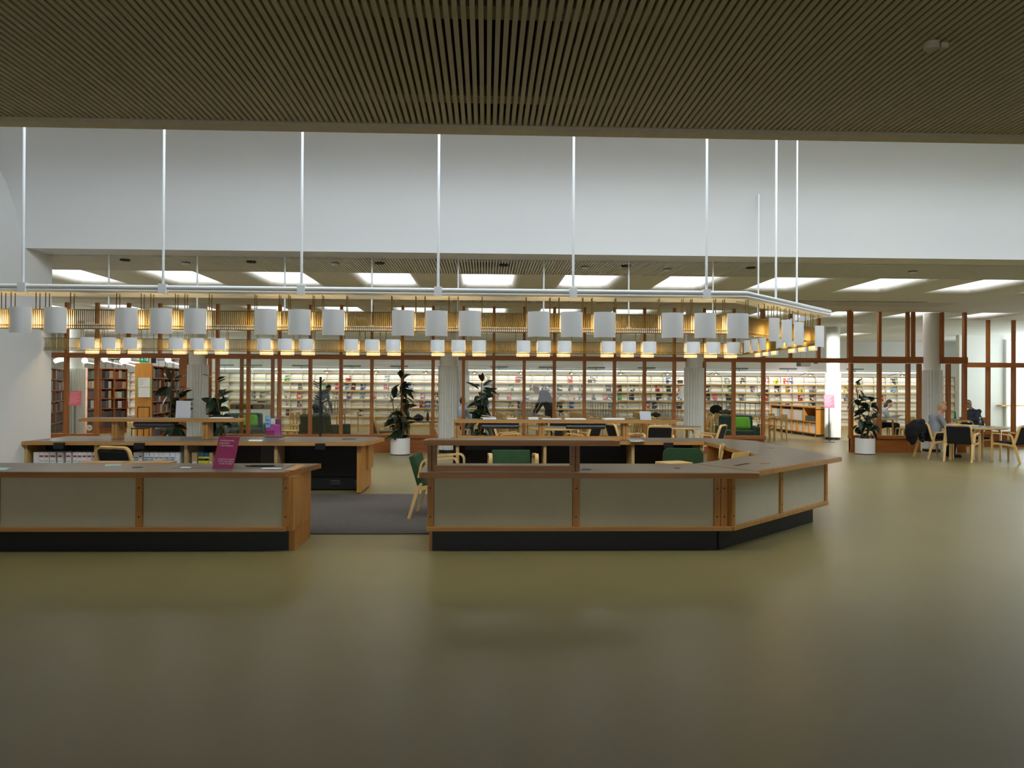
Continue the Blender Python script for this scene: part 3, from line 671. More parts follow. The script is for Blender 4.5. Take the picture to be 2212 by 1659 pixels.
def make_chair(name, label, loc, rz, group, seat=BIRCH):
    """small bentwood side chair, faces local -Y"""
    t = thing(name, label, 'chair', loc, rz, group)
    for s in (-1, 1):
        x = s * .175
        MB().ribbon([(x, -.19, 0), (x, -.19, .36), (x, -.175, .40), (x, -.14, .415)], .05, .028, (1, 0, 0)).build('leg', BIRCH, t, 40)
        MB().ribbon([(x, .22, 0), (x, .185, .40), (x, .20, .55), (x, .235, .70)], .045, [.03, .04, .032, .026], (1, 0, 0)).build('leg', BIRCH, t, 40)
    MB().prism(rounded([(-.2, -.2), (.2, -.2), (.19, .18), (-.19, .18)], .05), .41, .44).build('seat', seat, t, smooth=30)
    rows = []
    for z, k in ((.60, 0), (.78, .012)):
        rows.append([(x / 10 * .21, .19 + .045 + k - .06 * (abs(x) / 10) ** 2, z - (.03 if abs(x) > 9 and k else 0)) for x in range(-10, 11)])
    b = MB(); b.grid(rows); b.grid([[(p[0], p[1] + .018, p[2]) for p in g][::-1] for g in rows])
    b.grid([rows[1], [(p[0], p[1] + .018, p[2]) for p in rows[1]]]); b.grid([[(p[0], p[1] + .018, p[2]) for p in rows[0]], rows[0]])
    for e in (0, -1): q = [rows[0][e], rows[1][e]]; b.add([q[0], q[1], (q[1][0], q[1][1] + .018, q[1][2]), (q[0][0], q[0][1] + .018, q[0][2])], [(0, 1, 2, 3)])
    b.build('backrest', BIRCH, t, smooth=40)
    return t
def round_table(label, loc, rad, group, top=LINO):
    t = thing('round_table', label, 'table', loc, 0, group)
    MB().lathe([(0, .68), (rad - .01, .68), (rad, .69), (rad, .72), (rad - .004, .724)], n=40).build('table_edge', BIRCH, t, 40)
    MB().lathe([(0, .7255), (rad - .02, .7255), (rad - .02, .7235)], n=40).build('table_top', top, t, 40)
    for a in (45, 135, 225, 315):
        c, s = math.cos(R(a)), math.sin(R(a)); r2 = rad * .72
        MB().ribbon([(c * r2, s * r2, 0), (c * r2, s * r2, .62), (c * (r2 - .03), s * (r2 - .03), .665), (c * (r2 - .15), s * (r2 - .15), .678)], .06, .034, (-s, c, 0)).build('leg', BIRCH, t, 40)
    return t
SG = 'black bentwood armchairs'
# round table in the foreground group on the right, seated woman at its left
rt_c = fl(2112, 925, .70); RT = (rt_c.x, 16.9, 0)
RT = (at(2112, 925, 16.9).x, 16.9, 0)
round_table('round birch table with dark top between the armchairs, beside the seated woman', RT, .62, 'round tables')
ac0 = make_armchair('armchair', 'black upholstered birch armchair with its back turned to the open floor, at the round table', BLACKF, (at(2074, 930, 16.2).x, 16.15, 0), R(134), SG)
ac1 = dup(ac0, 'black birch armchair under the seated woman, with a jacket over it', (at(2014, 930, 17.0).x, 16.95, 0), R(92), SG)
ac2 = dup(ac0, 'black birch armchair cut by the picture edge, facing the round table', (at(2188, 930, 16.0).x, 16.0, 0), R(203), SG)
ac3 = dup(ac0, 'black birch armchair half hidden on the far side of the round table with papers', (at(2101, 900, 17.75).x, 17.75, 0), R(8), SG)
# seating group in the middle
T2 = (at(1466, 921, 16.4).x, 16.4, 0); round_table('round birch table with grey top in front of the green sofa', T2, .50, 'round tables')
T3 = (at(1195, 926, 15.9).x, 15.9, 0); round_table('round birch table half hidden behind the long raised desk shelf', T3, .52, 'round tables')
dup(ac0, 'black birch armchair seen from behind, nearest the round table by the fluted column', (at(1421, 920, 15.3).x, 15.3, 0), R(176), SG)
dup(ac0, 'black birch armchair turned sideways between the round table and the green sofa', (at(1535, 920, 15.5).x, 15.6, 0), R(238), SG)
dup(ac0, 'black birch armchair facing out of view under the desk shelf with papers', (at(1095, 930, 15.6).x, 15.7, 0), R(95), SG)
dup(ac0, 'black birch armchair behind the shelf post, arms toward the grey top table', (at(1352, 930, 15.6).x, 15.9, 0), R(105), SG)
dup(ac0, 'black birch armchair right behind the long desk shelf beside a hidden round table', (at(1262, 930, 15.5).x, 15.6, 0), R(235), SG)
dup(ac0, 'black birch armchair on the far side of the half hidden round table', (at(1215, 915, 16.9).x, 16.85, 0), R(10), SG)
# staff chair behind the near left desk
dup(ac0, 'black birch staff armchair behind the near desk, turned sideways to the binders', (at(285, 985, 9.6).x, 9.6, 0), R(160), 'staff chairs')
# green staff chairs inside the desk ring
g0 = make_armchair('armchair', 'green upholstered birch armchair in the desk ring, arms level with the desk top', GREENF, (at(1107, 985, 9.5).x, 9.55, 0), R(2), 'staff chairs', low=True)
dup(g0, 'green birch chair standing at the open end of the near desk, leg on the carpet', (at(948, 985, 9.15).x, 9.15, .0), R(84), 'staff chairs')
t = thing('office_chair', 'low round-cornered green office chair back beside two birch chairs', 'chair', (at(1470, 990, 9.7).x, 9.7, 0), R(172), 'staff chairs')
MB().prism(rounded([(-.25, -.22), (.25, -.22), (.25, .2), (-.25, .2)], .08), .44, .52).build('seat', GREENF, t, smooth=40)
bk = rounded([(-.25, .52), (.25, .52), (.25, .80), (-.25, .80)], .08)
MB().add([(p[0], .22, p[1]) for p in bk] + [(p[0], .28, p[1]) for p in bk], [tuple(range(len(bk))), tuple(range(len(bk), 2 * len(bk)))[::-1]] + [(i, len(bk) + i, len(bk) + (i + 1) % len(bk), (i + 1) % len(bk)) for i in range(len(bk))]).build('backrest', GREENF, t, smooth=40)
MB().tube([(0, .18, .47), (0, .30, .48), (0, .31, .62)], .018).build('back_bracket', BLACKM, t, 40); MB().cyl((0, 0, .08), (0, 0, .44), .025).build('gas_column', BLACKM, t)
for k in range(5): a = k * 2 * math.pi / 5; MB().tube([(0, 0, .09), (.28 * math.cos(a), .28 * math.sin(a), .055)], .018).ball((.28 * math.cos(a), .28 * math.sin(a), .028), .028).build('base_arm', BLACKM, t, 40)
c0 = make_chair('side_chair', 'small birch chair with curved back standing by the dark desk opening, nearer the green chair', (at(1524, 975, 10.5).x, 10.5, 0), R(252), 'birch side chairs')
dup(c0, 'small birch chair with curved back tucked into the point of the desk ring', (at(1570, 985, 9.35).x, 9.35, 0), R(222), 'birch side chairs')
t = thing('stool', 'corner of a birch stool top in front of the green office chair', 'stool', (at(1449, 1000, 9.0).x, 8.85, 0), R(20), None)
MB().prism(rounded([(-.18, -.15), (.18, -.15), (.18, .15), (-.18, .15)], .04), .655, .685).build('seat', BIRCH, t, smooth=30)
for x, y in ((-.14, -.11), (.14, -.11), (-.14, .11), (.14, .11)): MB().box(x - .02, x + .02, y - .02, y + .02, 0, .655).build('leg', BIRCH, t)

# ================================================================== PLANTS, COAT STAND
def leaf_mesh(name, m):
    rows = []
    for i in range(7):
        u = i / 6; w_ = .5 * math.sin(math.pi * min(1, u * .96 + .04)) ** .8 * (1.05 - .25 * u) * .92; zc = -.28 * u * u
        rows.append([(sx * w_, u, zc + .10 * abs(sx) * w_) for sx in (-1, -.5, 0, .5, 1)])
    b = MB(); b.grid(rows); return b.mesh(name, m, smooth=80)
LM, LMB = leaf_mesh('leaf', LEAF), leaf_mesh('leaf', LEAFB)
def rubber_plant(label, loc, height, seed, n=46, spread=.30, pot=True, potr=.225, poth=.385):
    rnd = random.Random(seed); t = thing('potted_rubber_plant', label, 'potted plant', loc, 0, 'rubber plants in white planters')
    MB().lathe([(potr - .03, 0), (potr, .01), (potr, poth), (potr - .012, poth), (potr - .015, poth - .05), (0, poth - .05)], n=36).build('planter', POT, t, 40)
    MB().lathe([(potr + .001, 0), (potr + .002, .02)], n=36).build('planter_foot', BLACKM, t); MB().lathe([(0, poth - .045), (potr - .016, poth - .045)], n=24).build('soil', SOIL, t)
    stems = []
    for k in range(3):
        a = rnd.uniform(0, 6.28); lx, ly = rnd.uniform(.02, .09) * math.cos(a), rnd.uniform(.02, .09) * math.sin(a); h = height * (1, .78, .6)[k]
        pts = [(lx * .5, ly * .5, poth - .06)] + [(lx * (1 + .5 * j) + rnd.uniform(-.02, .02), ly * (1 + .5 * j) + rnd.uniform(-.02, .02), poth + (h - poth) * j / 5) for j in range(1, 6)]
        MB().tube(pts, [.014, .013, .012, .010, .008, .005], 6).build('stem', STEM, t, 60); stems.append(pts)
    for i in range(n):
        pts = stems[0 if rnd.random() < .5 else 1 if rnd.random() < .6 else 2]; s = rnd.uniform(.04, 1) ** .9; j = min(4, int(s * 5)); f_ = s * 5 - j
        p = Vector(pts[j]).lerp(Vector(pts[j + 1]), f_); az = rnd.uniform(0, 6.283); tip = s > .9
        el = R(rnd.uniform(30, 80)) if tip else R(rnd.uniform(-62, 45)); ln = rnd.uniform(.25, .36) * (1 if not tip else .75); wd = ln * rnd.uniform(.5, .62)
        o = link('leaf', LMB if (tip and rnd.random() < .35) else LM, t)
        o.matrix_local = Matrix.Translation(p) @ Matrix.Rotation(az, 4, 'Z') @ Matrix.Translation((0, .02 + spread * .12, 0)) @ Matrix.Rotation(el, 4, 'X') @ Matrix.Rotation(rnd.uniform(-.9, .9), 4, 'Y') @ Matrix.Diagonal((wd, ln, ln, 1))
        if i % 2 == 0:
            q = o.matrix_local @ Vector((0, .02, 0)); MB().cyl(p, q, .004, 5).build('petiole', STEM, t)
    return t
pp = fl(862, 984); rubber_plant('tall dark rubber plant in white planter beside the coat stand and far desk end', (pp.x, pp.y + .23, 0), 1.80, 3, 66)
pp = fl(1864, 980); rubber_plant('rubber plant in white planter in front of the glazed doorway post', (pp.x, pp.y + .1 - .2, 0), 1.72, 11, 52)
rubber_plant('rubber plant hidden below by the long raised desk shelf, near the middle column', (at(1030, 900, 17.2).x, 17.2, 0), 1.78, 21, 66)
rubber_plant('rubber plant behind the raised shelf, to the right of the column with the coat stand', (at(487, 900, 17.3).x, 17.3, 0), 1.74, 33, 52)
rubber_plant('rubber plant behind the white paper stand and the orange notice panel', (at(364, 900, 17.4).x, 17.4, 0), 1.80, 46, 62)
cs = thing('coat_stand', 'black coat stand with staggered pegs in front of the glazed partition', 'coat stand', (at(692, 900, 16.7).x, 16.7, 0))
MB().cyl((0, 0, .02), (0, 0, 1.77), .026, 12).build('pole', BLACKM, cs, 50)
MB().lathe([(.2, 0), (.2, .02), (.03, .035), (.026, .05)], n=24).build('base', BLACKM, cs, 40)
for k, (z, s) in enumerate(((1.69, 1), (1.66, -1), (1.60, -1), (1.55, -1), (1.47, 1), (1.43, 1), (1.34, -1), (1.30, -1), (1.24, 1), (1.20, 1), (1.12, -1), (1.06, -1), (.98, 1), (.95, 1))):
    L_ = .17 if k % 3 else .10; yy = (-.06, .03, .09)[k % 3]
    MB().cyl((0, 0, z - .05), (s * L_, yy, z + .02), .010, 7).build('peg', BLACKM, cs)

# ================================================================== READING ROOM: MAGAZINE WALL
MY = 29.5; UX0 = -15.09; UW = 1.88
rows_z = [1.74, 1.405, 1.07, .735, .40]
sh = [('back_panel', MB().box(0, UW, .30, .33, .1, 2.08).mesh('back_panel', WHITE), [0])]
board = MB().box(0, UW, -.02, .30, -.026, .026).mesh('shelf_board', BIRCHS); thin = MB().box(0, UW, -.03, -.012, -.012, .012).mesh('retaining_slat', BIRCHS)
lean = MB().box(0, UW, -.005, .005, 0, .30, Matrix.Translation((0, .05, .025)) @ Matrix.Rotation(R(-14), 4, 'X')).mesh('display_board', mat('white display board', (240, 240, 234), .7))
divm = MB().box(-.006, .006, 0, .3, .1, 2.08).mesh('divider', mat('pale grey divider', (196, 190, 176), .7)); basem = MB().box(0, UW, 0, .3, 0, .1).mesh('base', BIRCHS); topm = MB().box(0, UW, 0, .32, 2.07, 2.095).mesh('top_board', BIRCHS)
for u in range(18):
    lb_ = f'wide birch magazine shelf unit along the far wall, {ORD[u]} from the left end'
    t = thing('magazine_shelf', lb_, 'shelf', (UX0 + u * UW, MY, 0), 0, 'magazine shelf units')
    link('back_panel', sh[0][1], t); link('base', basem, t); link('top_board', topm, t)
    for z in rows_z + [.10]: link('shelf_board', board, t, loc=(0, 0, z)); link('display_board', lean, t, loc=(0, 0, z))
    for z in rows_z + [.10]: link('retaining_slat', thin, t, loc=(0, 0, z + .165))
    for k in range(5): link('divider', divm, t, loc=(min(UW - .006, max(.006, k * UW / 4)), 0, 0))
CC = {'white': (226, 226, 222), 'red': (190, 44, 48), 'pink': (238, 112, 140), 'blue': (60, 120, 200), 'pale blue': (150, 184, 214), 'navy': (44, 52, 96), 'black': (44, 42, 44), 'dark red': (110, 36, 44), 'green': (110, 180, 110), 'dark green': (80, 100, 70), 'yellow': (226, 206, 50), 'orange': (226, 88, 44), 'purple': (120, 100, 150), 'grey': (140, 142, 146), 'teal': (130, 160, 164), 'brown': (104, 76, 58), 'peach': (236, 196, 160), 'gold': (170, 136, 60)}
def cover_mat(c):
    k = 'cover ' + c
    if k in MATS: return MATS[k]
    m, nt, N, L, b = _new(k); base = lin(CC[c]); oi = N.new('ShaderNodeObjectInfo'); tc = N.new('ShaderNodeTexCoord'); ad = N.new('ShaderNodeVectorMath'); ad.operation = 'ADD'
    mu = N.new('ShaderNodeVectorMath'); mu.operation = 'SCALE'; mu.inputs[3].default_value = 37.0; cb = N.new('ShaderNodeCombineXYZ')
    L.new(oi.outputs['Random'], cb.inputs[0]); L.new(oi.outputs['Random'], cb.inputs[2]); L.new(cb.outputs[0], mu.inputs[0]); L.new(tc.outputs['Object'], ad.inputs[0]); L.new(mu.outputs[0], ad.inputs[1])
    vo = N.new('ShaderNodeTexVoronoi'); vo.inputs['Scale'].default_value = 11; L.new(ad.outputs[0], vo.inputs['Vector'])
    cr = N.new('ShaderNodeValToRGB'); cr.color_ramp.interpolation = 'CONSTANT'; e = cr.color_ramp.elements; e[0].position = 0; e[0].color = (*base, 1); e[1].position = .55; e[1].color = (*(v * .35 for v in base), 1); q = e.new(.8); q.color = (.75, .75, .72, 1)
    sp = N.new('ShaderNodeSeparateColor'); L.new(vo.outputs['Color'], sp.inputs[0]); L.new(sp.outputs[0], cr.inputs[0]); L.new(cr.outputs[0], b.inputs['Base Color']); b.inputs['Roughness'].default_value = .4; return m
MAGS = [(619, 817, 'green'), (752, 815, 'red'), (836, 816, 'pale blue'), (648, 835, 'grey'), (701, 835, 'green'), (729, 835, 'pink'), (749, 835, 'pale blue'), (762, 834, 'dark red'), (784, 835, 'blue'), (887, 836, 'blue'), (834, 836, 'red'),
        (547, 852, 'pale blue'), (565, 852, 'grey'), (620, 852, 'white'), (646, 852, 'orange'), (702, 853, 'blue'), (724, 854, 'white'), (754, 854, 'purple'), (782, 854, 'pale blue'), (808, 852, 'red'), (832, 853, 'white'), (620, 871, 'white'), (646, 871, 'purple'), (677, 872, 'yellow'),
        (547, 871, 'white'), (565, 871, 'navy'), (622, 890, 'brown'), (779, 891, 'black'), (646, 910, 'pink'), (1055, 819, 'gold'), (1118, 818, 'red'), (1128, 818, 'black'), (1275, 818, 'black'), (1286, 819, 'grey'), (1232, 817, 'red'), (913, 836, 'white'), (1059, 836, 'blue'), (1104, 838, 'teal'), (1150, 837, 'dark green'), (1175, 837, 'navy'), (1188, 837, 'navy'),
        (1209, 838, 'black'), (1233, 838, 'navy'), (1256, 837, 'black'), (1315, 839, 'black'), (1338, 838, 'dark red'), (1050, 856, 'blue'), (1074, 855, 'red'), (1100, 855, 'pink'), (1122, 854, 'white'), (1138, 855, 'blue'), (1209, 855, 'white'), (1237, 856, 'peach'), (1256, 856, 'black'), (1283, 856, 'black'), (1308, 856, 'red'), (1318, 856, 'black'), (941, 855, 'black'),
        (913, 855, 'red'), (912, 873, 'red'), (924, 873, 'blue'), (942, 873, 'pale blue'), (1050, 873, 'blue'), (1104, 873, 'white'), (1123, 873, 'dark red'), (1155, 874, 'yellow'), (1209, 873, 'black'), (1235, 875, 'blue'), (1320, 874, 'pale blue'), (1105, 894, 'yellow'), (1155, 890, 'dark red'), (1213, 892, 'navy'), (1074, 893, 'white'), (1050, 892, 'blue'), (1286, 892, 'grey'),
        (1445, 819, 'blue'), (1470, 819, 'black'), (1367, 838, 'purple'), (1421, 839, 'red'), (1445, 838, 'black'), (1470, 838, 'red'), (1339, 857, 'green'), (1365, 856, 'navy'), (1392, 857, 'navy'), (1411, 856, 'white'), (1424, 856, 'black'), (1447, 856, 'grey'), (1470, 857, 'purple'), (1397, 876, 'red'), (1415, 875, 'navy'), (1468, 872, 'black'), (1346, 875, 'white'),
        (1572, 821, 'grey'), (1605, 820, 'black'), (1645, 821, 'white'), (1657, 821, 'pink'), (1677, 821, 'yellow'), (1699, 821, 'red'), (1710, 821, 'blue'), (1528, 839, 'dark red'), (1578, 839, 'green'), (1627, 839, 'purple'), (1655, 839, 'black'), (1680, 839, 'black'), (1703, 839, 'gold'), (1730, 839, 'yellow'), (1755, 839, 'grey'),
        (1530, 858, 'black'), (1545, 857, 'pink'), (1575, 857, 'black'), (1603, 857, 'grey'), (1654, 858, 'red'), (1681, 858, 'white'), (1730, 858, 'red'), (1755, 857, 'brown'), (1575, 876, 'grey'), (1703, 874, 'dark red'), (1755, 874, 'navy'), (1931, 821, 'black'), (1931, 840, 'pale blue'), (1829, 840, 'yellow'), (1852, 840, 'peach'), (1829, 858, 'grey'), (1904, 856, 'red')]
mm = {}
byrow = {}
for x, y, c in MAGS:
    p = at(x, y, MY); z = min(rows_z + [.10], key=lambda r_: abs(r_ + .16 - p.z)); byrow.setdefault(z, []).append((p.x, c))
for z, L_ in byrow.items():
    ri = (rows_z + [.10]).index(z)
    for i, (x, c) in enumerate(sorted(L_)):
        if c not in mm: mm[c] = (MB().box(-.095, .095, -.004, .004, 0, .27).mesh('magazine', cover_mat(c)))
        o = link('magazine', mm[c]); o.location = (x, MY + .032, z + .027); o.rotation_euler = (R(-14), 0, 0); o.scale = (random.uniform(.9, 1.15), 1, random.uniform(.85, 1.0))
        tag(o, f'{c} magazine, {ordw(i)} from the left on the {ORD[ri]} magazine row', 'magazine', 'magazines on the far wall shelves')
# light trough above the shelves with T brackets, and brass picture lamps
lt = thing('light_trough', 'continuous white light trough on brackets above the magazine shelves', 'wall light', (0, 29.2, 0))
MB().cyl((-10.2, 0, 2.30), (17.5, 0, 2.30), .06, 12).build('tube_housing', METALW, lt, 50); MB().cyl((-10.2, -.0, 2.225), (17.5, -.0, 2.225), .018, 6).build('fluorescent_tube', TUBE, lt)
for x in (485, 545, 650, 760, 862, 1078, 1183, 1288, 1397, 1598, 1703, 1848):
    p = at(x, 800, 29.1); MB().box(p.x - .34, p.x + .34, -.10, -.05, 2.34, 2.385).cyl((p.x, -.06, 2.09), (p.x, -.06, 2.34), .012, 6).build('bracket', STEEL, lt)
for i, x in enumerate((600, 706, 812, 920, 1025, 1125, 1235, 1341, 1442, 1547, 1750, 1949)):
    p = at(x, 804, 29.0); t = thing('picture_lamp', f'small brass shelf lamp above the magazines, {ORD[i]} from the left', 'lamp', (p.x, 29.0, 2.12), 0, 'brass shelf lamps')
    MB().tube([(0, 1.0, .0), (0, .1, .12), (0, 0, .1), (0, 0, .02)], .011, 6).build('stem', BRASS, t); MB().lathe([(.17, .0), (.13, .02), (.02, .035)], n=14).build('lamp_shade', BRASS, t, 40); MB().ball((0, 0, -.005), .025, 5, 3).build('bulb', BULB, t)

# ================================================================== BOOKCASES ON THE LEFT, SEEN THROUGH THE DOORWAY
def bookcase(name, label, pa, pb, h=2.1, d=.34, rows=6, bays=3, fill=None, end=None, grp='', rl='', seed=1, wood=BCASE, lower=.14, toprow=.5):
    """front runs from pa to pb on the floor; local x along it, local -y toward the viewer"""
    pa, pb = Vector(pa), Vector(pb); v = pb - pa; W_ = v.length; ang = math.atan2(v.y, v.x)
    t = thing(name, label, 'bookcase', (pa.x, pa.y, 0), ang)
    MB().box(0, W_, d - .02, d, .05, h).build('back_panel', wood, t); MB().box(0, W_, .03, d, 0, lower).build('plinth', wood, t); MB().box(0, W_, 0, d, h - .03, h).build('top_board', wood, t)
    for k in range(bays + 1): x = k * W_ / bays; MB().box(max(0, x - .016), min(W_, x + .016), 0, d, lower, h - .03).build('upright', wood, t)
    zs = [lower + k * (h - .03 - lower) / rows for k in range(rows)]
    for z in zs: MB().box(0, W_, 0, d, z, z + .028).build('shelf_board', wood, t)
    rnd = random.Random(seed); cols_ = list(BK); rest = MB(); cnt = {}
    M = Matrix.Translation((pa.x, pa.y, 0)) @ Matrix.Rotation(ang, 4, 'Z')
    for r_ in range(rows):
        for k in range(bays):
            x = k * W_ / bays + .03; x1 = (k + 1) * W_ / bays - .03; x1 = x + (x1 - x) * rnd.uniform(.75, 1.0)
            while x < x1:
                wd = rnd.uniform(.09, .15); hh = rnd.uniform(.20, .27); wp = M @ Vector((x, 0, 1)) - EYE
                if CX + F * wp.dot(rt) / wp.dot(fw) < 112: x += wd; continue
                if rows - 1 - r_ >= 4: rest.box(x, x + wd * .96, .05, .25, zs[r_] + .029, zs[r_] + .029 + hh); x += wd; continue
                kc = rnd.choice(cols_); o = link('book', BK[kc]); cnt[r_] = cnt.get(r_, -1) + 1; o.matrix_world = M @ Matrix.Translation((x + wd / 2, .05, zs[r_] + .029)) @ Matrix.Diagonal((wd * .96, 1, hh, 1))
                tag(o, f'{kc} book, {ordw(cnt[r_])} from the left on shelf row {("one", "two", "three", "four", "five", "six")[rows - 1 - r_]} of the {rl}', 'book', f'books on the {rl}'); x += wd
    rest.build('book_rows', mat('mixed book spines ' + str(seed), (96, 84, 90), .7, var=.5, scale=(9, 9, 3)), t)['kind'] = 'stuff'
    return t
BK = {}
for c, s in (('white', (214, 208, 198)), ('navy', (52, 54, 84)), ('grey', (120, 118, 116)), ('maroon', (110, 40, 52)), ('cream', (200, 176, 140)), ('slate', (84, 90, 110)), ('teal', (70, 104, 104)), ('rust', (150, 84, 56)), ('black', (44, 40, 42))):
    BK[c] = MB().box(-.5, .5, 0, .2, 0, 1).mesh('book', mat('book spine ' + c, s, .6, var=.2, scale=(2, 2, 9)))
bookcase('bookcase', 'tall brown bookcase full of books beside the lit fluted column', fl(188, 938), (at(275, 900, 25.6).x, 25.6, 0), 2.12, .34, 6, 3, rl='column bookcase', seed=5)
bookcase('bookcase', 'brown bookcase half hidden by the end of the white wall', (at(95, 900, 20.4).x, 20.4, 0), (at(141, 900, 23.5).x, 23.5, 0), 2.05, .34, 6, 2, rl='wall end bookcase', seed=6)
bc3 = bookcase('bookcase', 'bookcase with orange oak end panel carrying two notices, behind the rubber plant', (at(330, 900, 20.6).x, 20.6, 0), (at(396, 900, 24.2).x, 24.2, 0), 2.10, .44, 6, 3, rl='orange end bookcase', seed=8)
# orange end panel facing the lobby
e0, e1 = at(294, 900, 20.55), at(329, 900, 20.45)
ep = MB().box(0, (e1 - e0).length, -.02, .02, 0, 2.16).build('end_panel', ORANGEW)
inv = (Matrix.Translation(bc3.location) @ Matrix.Rotation(bc3.rotation_euler.z, 4, 'Z')).inverted()
ep.parent = bc3; ep.matrix_local = inv @ Matrix.Translation((e0.x, 20.5, 0)) @ Matrix.Rotation(math.atan2(e1.y - e0.y, e1.x - e0.x), 4, 'Z')
GRNE = mat('green notice edge', (110, 190, 120), .6)
for i, (y0, y1) in enumerate(((816, 836), (837, 858))):
    a, c = at(296, y1, 20.36), at(326.5, y0, 20.36)
    t = thing('notice', ('upper', 'lower')[i] + ' white notice with green edges on the orange end panel', 'notice', (a.x, 20.36, a.z), 0, 'notices on the orange panel')
    MB().box(0, c.x - a.x, 0, .008, 0, c.z - a.z).build('sheet', PAPER, t)
    for s in (0, 1): MB().box((c.x - a.x - .03) * s, (c.x - a.x - .03) * s + .03, -.003, 0, 0, c.z - a.z).build('green_edge', GRNE, t)
    if i == 0:
        for k in range(4): MB().box(.06, .06 + (.2, .1, .12, .09)[k], -.002, 0, .2 - k * .045, .206 - k * .045).build('text_line', TEXTD, t)
# book display brackets: steel frames on the bookcases
for i, (x, y) in enumerate(((235, 785), (252, 786), (263, 788), (350, 786), (368, 787), (380, 789))):
    p = at(x, y, 23); t = thing('shelf_bracket', f'grey steel frame on top of the bookcases, {ORD[i]} from the wall', 'bracket', (p.x, 23, 2.12), 0, 'steel frames on bookcases')
    MB().tube([(-.1, 0, -.02), (-.1, 0, .22), (.1, 0, .22), (.1, 0, -.02)], .012, 6).build('frame', STEEL, t); MB().box(-.14, .14, -.02, .02, .2, .23).build('cross_bar', STEEL, t)
# hanging tube lamps
for i, (x0, y0, x1, y1) in enumerate(((226, 776, 262, 785), (265, 780, 292, 788), (276, 777, 300, 781), (363, 777, 386, 784), (138, 775, 120, 781), (183, 779, 205, 783))):
    a, c = at(x0, y0, 22.2), at(x1, y1, 26.5)
    t = thing('tube_lamp', f'hanging white tube lamp over the bookcases, {ORD[[1, 3, 4, 5, 0, 2][i] if i < 6 else i]} from the wall', 'lamp', (a.x, a.y, a.z), 0, 'tube lamps over the bookcases')
    v = c - a; MB().cyl((0, 0, .03), v + Vector((0, 0, .03)), .07, 12).build('housing', METALW, t, 50); MB().cyl((0, 0, -.03), v + Vector((0, 0, -.03)), .03, 8).build('tube', TUBE, t, 50)
    n_ = v.normalized(); MB().cyl(-n_ * .01, n_ * .0, .085, 14).build('end_cap', TUBE, t)
    for f_ in (.15, .85): q = v * f_; MB().cyl(q + Vector((0, 0, .08)), (q.x, q.y, 3.49 - a.z), .006, 5).build('suspension_wire', STEEL, t)
# exit sign
a, c = at(301, 783, 21), at(321, 767, 21)
t = thing('exit_sign', 'green exit sign with white arrow hanging above the bookcases', 'sign', (a.x, 21, a.z))
MB().box(0, c.x - a.x, 0, .03, 0, c.z - a.z).build('sign_box', GREENS, t)
W2, H2 = c.x - a.x, c.z - a.z
MB().add([(.065, -.003, .15), (.085, -.003, .15), (.085, -.003, .09), (.115, -.003, .09), (.075, -.003, .04), (.035, -.003, .09), (.065, -.003, .09)], [tuple(range(7))[::-1]]).build('arrow_mark', PAPER, t)
MB().box(.145, .165, -.003, -.001, .05, .15).box(.19, .235, -.003, -.001, .04, .17).build('door_mark', PAPER, t)
for x in (.05, W2 - .05): MB().cyl((x, .015, H2), (x, .015, 3.5 - a.z), .006, 6).build('suspension_rod', STEEL, t)
for i, (x, y, Y, tx) in enumerate(((332, 779, 21, 'next to the green exit sign'), (1762, 781, 24, 'in the open doorway above the low bookcase'))):
    p = at(x, y, Y); t = thing('loudspeaker', 'small black loudspeaker hanging ' + tx, 'loudspeaker', (p.x, Y, p.z), 0)
    MB().box(-.05, .05, -.05, .05, -.07, .07).build('cabinet', BLACKM, t, bevel=.008); MB().cyl((0, 0, .07), (0, 0, 3.5 - p.z), .008, 6).build('bracket', BLACKM, t)
p = at(1739, 785, 24); t = thing('ventilation_box', 'pale square ventilation box hanging beyond the open doorway', 'vent', (p.x, 24, p.z)); MB().box(-.16, .16, -.05, .3, -.09, .09).build('casing', GREYF, t, bevel=.01)
for e in (-.1, .1): MB().cyl((e, .1, .09), (e, .1, 3.5 - p.z), .006, 5).build('suspension_rod', STEEL, t)

# pink information signs on poles
def pole_sign(label, x, ytop, ybot, Y, wpx, tilt=0):
    p = at(x, ybot, Y); q = at(x, ytop, Y); hw = wpx / 2 * Y / F
    t = thing('sign_stand', label, 'sign', (p.x, Y, 0))
    MB().cyl((0, 0, .02), (0, 0, p.z + .05), .014, 8).build('pole', STEEL, t); MB().lathe([(.17, 0), (.17, .012), (.02, .02)], n=24).build('foot', STEEL, t, 40)
    M = Matrix.Translation((0, -.02, p.z)) @ Matrix.Rotation(R(-8), 4, 'X'); H_ = q.z - p.z
    b = MB().box(-hw, hw, -.006, .006, 0, H_, M).build('board', PINK, t)
    for k in range(9): MB().box(-hw * .8, hw * (.75 - .25 * ((k * 37) % 3)), -.008, -.006, H_ * (.9 - k * .095), H_ * (.9 - k * .095) + .008, M).build('text_line', TEXTP, b)
pole_sign('pink information sign on a slim pole in front of the lit column', 162, 845, 876, 17.4, 25)
pole_sign('sunlit pink sign on a slim pole beside the column in the doorway', 1791, 853, 881, 22.0, 23)
# round sticker on the glazing
p = at(193, 924, GY - .02); t = thing('round_sticker', 'round white sticker low on the glazed partition above the far desk', 'sticker', (p.x, GY - .02, p.z))
MB().cyl((0, -.003, 0), (0, .003, 0), .068, 24).build('disc', PAPER, t); MB().tube([(.022 * math.cos(R(a)) - .012, -.006, .022 * math.sin(R(a))) for a in range(0, 360, 30)], .004, 5, close=True).tube([(.015 * math.cos(R(a)) + .026, -.006, .02 * math.sin(R(a))) for a in range(0, 360, 40)], .004, 5, close=True).build('printed_rings', MAGENTA, t)

